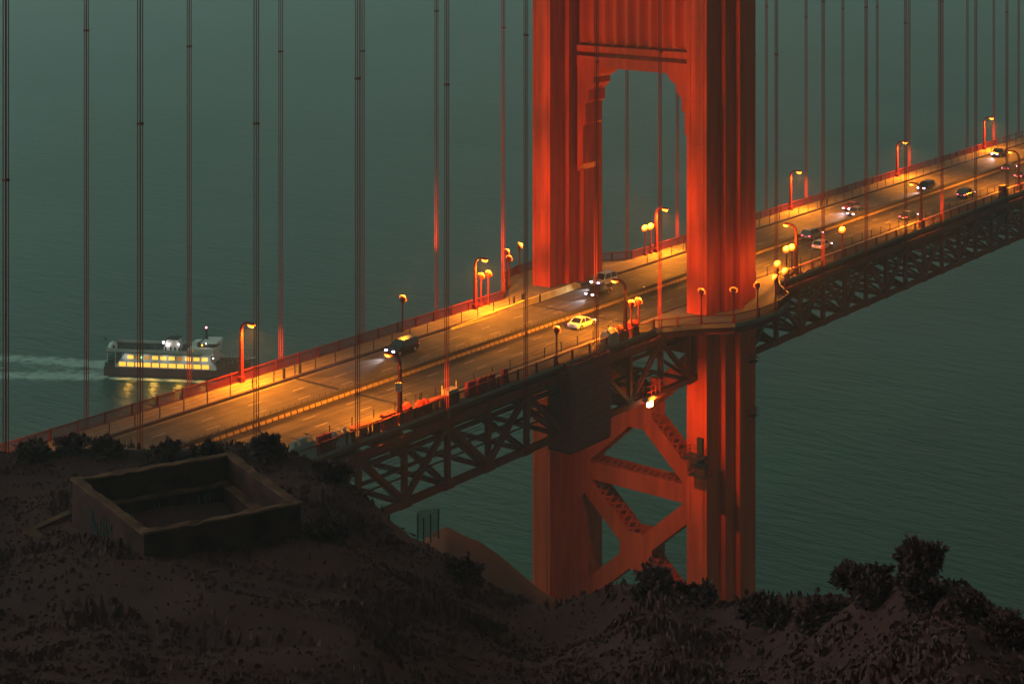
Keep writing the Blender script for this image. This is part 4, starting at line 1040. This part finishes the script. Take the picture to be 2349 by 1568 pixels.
# lower side wing of the ruin
wg = thing('ruin_wall', 'low broken concrete wall left of the square ruin on the hillside', 'wall', pz(120, 1230, 22))
def wallseg(a, b, z0, z1, th, nm, m_, par):
    d = (b-a); n_ = Vector((-d.y, d.x, 0)).normalized()*th/2; mb = MB()
    mb.add([(*(a-n_).xy, z0), (*(b-n_).xy, z0), (*(b+n_).xy, z0), (*(a+n_).xy, z0), (*(a-n_).xy, z1), (*(b-n_).xy, z1-.3), (*(b+n_).xy, z1-.3), (*(a+n_).xy, z1)], [(0, 3, 2, 1), (4, 5, 6, 7), (0, 1, 5, 4), (1, 2, 6, 5), (2, 3, 7, 6), (3, 0, 4, 7)])
    mb.build(nm, m_, par, world=True)
w1, w2, w3 = pz(62, 1205, 23.6), pz(160, 1172, 23.6), pz(135, 1262, 23.6)
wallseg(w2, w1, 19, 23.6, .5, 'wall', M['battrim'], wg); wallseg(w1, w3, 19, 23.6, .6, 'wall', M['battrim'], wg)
b2 = thing('concrete_block', 'small pale concrete stub below the front wall of the ruin', 'block', pz(465, 1290, 20.5))
mb = MB(); c = pz(465, 1262, 21.2); mb.loft([[(c.x-.9, c.y-.7, 18.5), (c.x+.9, c.y-.7, 18.5), (c.x+.9, c.y+.7, 18.5), (c.x-.9, c.y+.7, 18.5)], [(c.x-.4, c.y-.5, 21.2), (c.x+.6, c.y-.5, 21.4), (c.x+.6, c.y+.5, 21.3), (c.x-.4, c.y+.5, 21.1)]]); mb.build('stub', M['battrim'], b2, world=True)

# ------------------------------------------------------------------ vegetation
def shrub(name, base, blobs, leaf, n, label, seed, m_='leaf'):
    r_ = random.Random(seed)
    t = thing(name, label, 'shrub', base)
    mb = MB()
    for (bx, by, bz, br) in blobs:
        mb.tube((0, 0, -.4), (bx*.6, by*.6, bz*.7), .12, .04, 6); mb.tube((bx*.6, by*.6, bz*.7), (bx, by, bz+br*.5), .04, .015, 5)
    mb.build('trunk', M['bark'], t)
    mb = MB(); tot = sum(b[3]**2 for b in blobs)
    for (bx, by, bz, br) in blobs:
        for _ in range(max(3, int(n*br*br/tot/14))):
            th = r_.uniform(0, 2*math.pi); cz = r_.uniform(-.6, 1); sq = math.sqrt(1-cz*cz); ln = br*r_.choice((.75, .9, 1.0, 1.15, 1.45))
            ax_ = Vector((sq*math.cos(th), sq*math.sin(th), cz*.8 + .15))
            for q_ in range(14):
                f_ = r_.uniform(.35, 1.0); c = Vector((bx, by, bz)) + ax_*(ln*f_) + Vector((r_.gauss(0, .11), r_.gauss(0, .11), r_.gauss(0, .11)))*br*(1.25-f_)
                d = (ax_ + Vector((r_.gauss(0, .8), r_.gauss(0, .8), r_.gauss(.2, .8)))).normalized(); u_ = d.cross(Vector((r_.gauss(0, .3), r_.gauss(0, .3), 1)))
                if u_.length < .05: continue
                u_.normalize(); L = leaf*r_.uniform(.6, 1.5); w_ = L*.30
                mb.add([c, c+d*L*.5+u_*w_, c+d*L, c+d*L*.5-u_*w_], [(0, 1, 2, 3)])
    mb.build('crown', M[m_], t)
    return t
def shrub_at(px, py, D, wpx, hpx, label, seed, n=2600, leaf=.22):
    """px,py: foot of the shrub as seen; size in picture units at depth D"""
    lo, hi = 6.0, interp(RID, px)
    for _ in range(30):          # where the slope is really seen at this height
        mid = (lo+hi)/2
        if (CAMP.z - hill_z(px, mid, False))/mid*3932.53 - 276.184 > py: lo = mid
        else: hi = mid
    D = (lo+hi)/2; leaf = .0032*D
    b = at(px, py, D); b.z = hill_z(px, D) ; k = D/3932.53; w = wpx*k; h = hpx*k; r_ = random.Random(seed)
    bl = []
    for j in range(11):
        a = r_.uniform(0, 6.28); q = r_.uniform(.1, .34)*w
        bl.append((math.cos(a)*q*1.2, math.sin(a)*q*1.2, h*r_.uniform(.1, .72), w*r_.uniform(.17, .27)))
    bl.append((0, 0, h*.55, w*.28))
    return shrub('shrub', b, bl, leaf, n, label, seed)
shrub_at(2115, 1350, 36, 112, 165, 'large dark ragged bush standing above the slope at lower right', 21, 9000, .11)
shrub_at(1985, 1375, 37, 120, 80, 'low dark bush left of the large ragged bush at lower right', 22, 8000, .11)
shrub_at(1880, 1395, 40, 125, 75, 'low dark bush between the near tower leg and the lower right bushes', 23, 7000, .11)
shrub_at(2225, 1400, 35, 90, 60, 'low dark bush right of the large ragged bush at lower right', 24, 7000, .11)
shrub_at(2320, 1480, 34, 110, 60, 'dark bush at the right picture edge on the slope', 25, 7000, .11)
shrub_at(1770, 1410, 42, 120, 40, 'low dark bush just below the foot of the near tower leg', 36, 6000, .12)
shrub_at(740, 1230, 92, 110, 36, 'dark bush on the slope right of the ruin', 43, 3500, .27)
shrub_at(1500, 1340, 92, 90, 58, 'rounded dark bush in front of the brace foot between the tower legs', 26, 2600, .3)
shrub_at(1600, 1368, 88, 90, 34, 'low dark bush at the foot of the near tower leg', 27, 1600, .28)
shrub_at(480, 1026, 112, 62, 40, 'rounded dark bush behind the ruin, left of the pair in front of the road', 28, 2400, .3)
shrub_at(616, 1034, 112, 60, 58, 'rounded dark bush behind the ruin, right of the pair in front of the road', 29, 2600, .3)
shrub_at(380, 1026, 114, 70, 16, 'low spreading bush behind the ruin below the median', 30, 1800, .3)
shrub_at(240, 1026, 114, 70, 18, 'low dark bush above the left corner of the ruin', 31, 1800, .3)
shrub_at(160, 1024, 115, 70, 26, 'sparse dark bush at the left near the far handrail', 32, 1200, .3)
shrub_at(70, 1040, 116, 80, 22, 'dark bush at the left picture edge', 33, 1600, .3)
shrub_at(760, 1085, 110, 80, 30, 'dark bush on the slope right of the ruin under the truss', 34, 2000, .3)
shrub_at(1060, 1300, 105, 80, 20, 'dark bush on the slope below the ochre headland', 35, 1400, .3)
# low scrub over the whole slope
mb = MB(); rs = random.Random(5)
for _ in range(42000):
    u = rs.uniform(-150, 2500); Rr = interp(RID, u); D = Rr*(rs.uniform(.16, 1.02)**.7)
    p = CAMP + (FW + RT*((u-1149.957)/3932.53))*D
    if noise.noise(Vector((p.x*.09, p.y*.09, 7))) < -.12 and rs.random() < .75: continue
    q_ = [ctr + (c-ctr)*1.06 for c in cs]; px_in = len({((q_[(i_+1) % 4].x-q_[i_].x)*(p.y-q_[i_].y) - (q_[(i_+1) % 4].y-q_[i_].y)*(p.x-q_[i_].x)) > 0 for i_ in range(4)}) == 1
    z = hill_z(u, D)
    if px_in: continue
    h = (.12 + .9*max(0, noise.noise(Vector((p.x*.2, p.y*.2, 12)))))*rs.uniform(.5, 1.2); a = rs.uniform(0, 6.28); w_ = rs.uniform(.06, .2)
    lx, ly = math.cos(a)*w_, math.sin(a)*w_; tx, ty = rs.gauss(0, .2)*h, rs.gauss(0, .2)*h
    mb.add([(p.x-lx, p.y-ly, z-.05), (p.x+lx, p.y+ly, z-.05), (p.x+tx+lx*.3, p.y+ty+ly*.3, z+h), (p.x+tx-lx*.5, p.y+ty-ly*.5, z+h*.8)], [(0, 1, 2, 3)])
tag(mb.build('ground_scrub', M['scrub']), 'low dry scrub and grass covering the dark hillside', 'scrub', kind='stuff')
# chain fence on the cliff edge
fc = thing('cliff_fence', 'short grey wire fence on the cliff edge between slope and headland', 'fence', at(985, 1215, 122))
mb = MB()
for px, py, h in ((958, 1203, 2.0), (972, 1212, 2.0), (988, 1206, 2.2), (1006, 1196, 2.2)):
    p = at(px, py, 124); mb.beam((p.x, p.y, p.z-1.2), (p.x, p.y, p.z+h*.4), .07, .07)
mb.build('post', M['bark'], fc, world=True)
mb = MB(); a = at(958, 1203, 124); b = at(1006, 1196, 124)
for k in range(9): mb.beam(a+Vector((0, 0, -1+.25*k)), b+Vector((0, 0, -1+.25*k)), .03, .03)
for k in range(18): q = a.lerp(b, k/17); mb.beam(q+Vector((0, 0, -1)), q+Vector((0, 0, 1)), .03, .03)
mb.build('wire_mesh', M['grey'], fc, world=True)

# ------------------------------------------------------------------ haze
HZ = True
if HZ:
    mb = MB(); B = 5300; mb.box(-B, B, -B, B, -78, 165)
    hm = bpy.data.materials.new('haze'); hm.use_nodes = True; t = hm.node_tree; t.nodes.clear()
    o_ = t.nodes.new('ShaderNodeOutputMaterial'); v = t.nodes.new('ShaderNodeVolumePrincipled')
    v.inputs['Color'].default_value = (.9, .93, .92, 1); v.inputs['Density'].default_value = .0004; v.inputs['Anisotropy'].default_value = .4
    t.links.new(v.outputs['Volume'], o_.inputs['Volume'])
    tag(mb.build('haze', hm), kind='stuff')
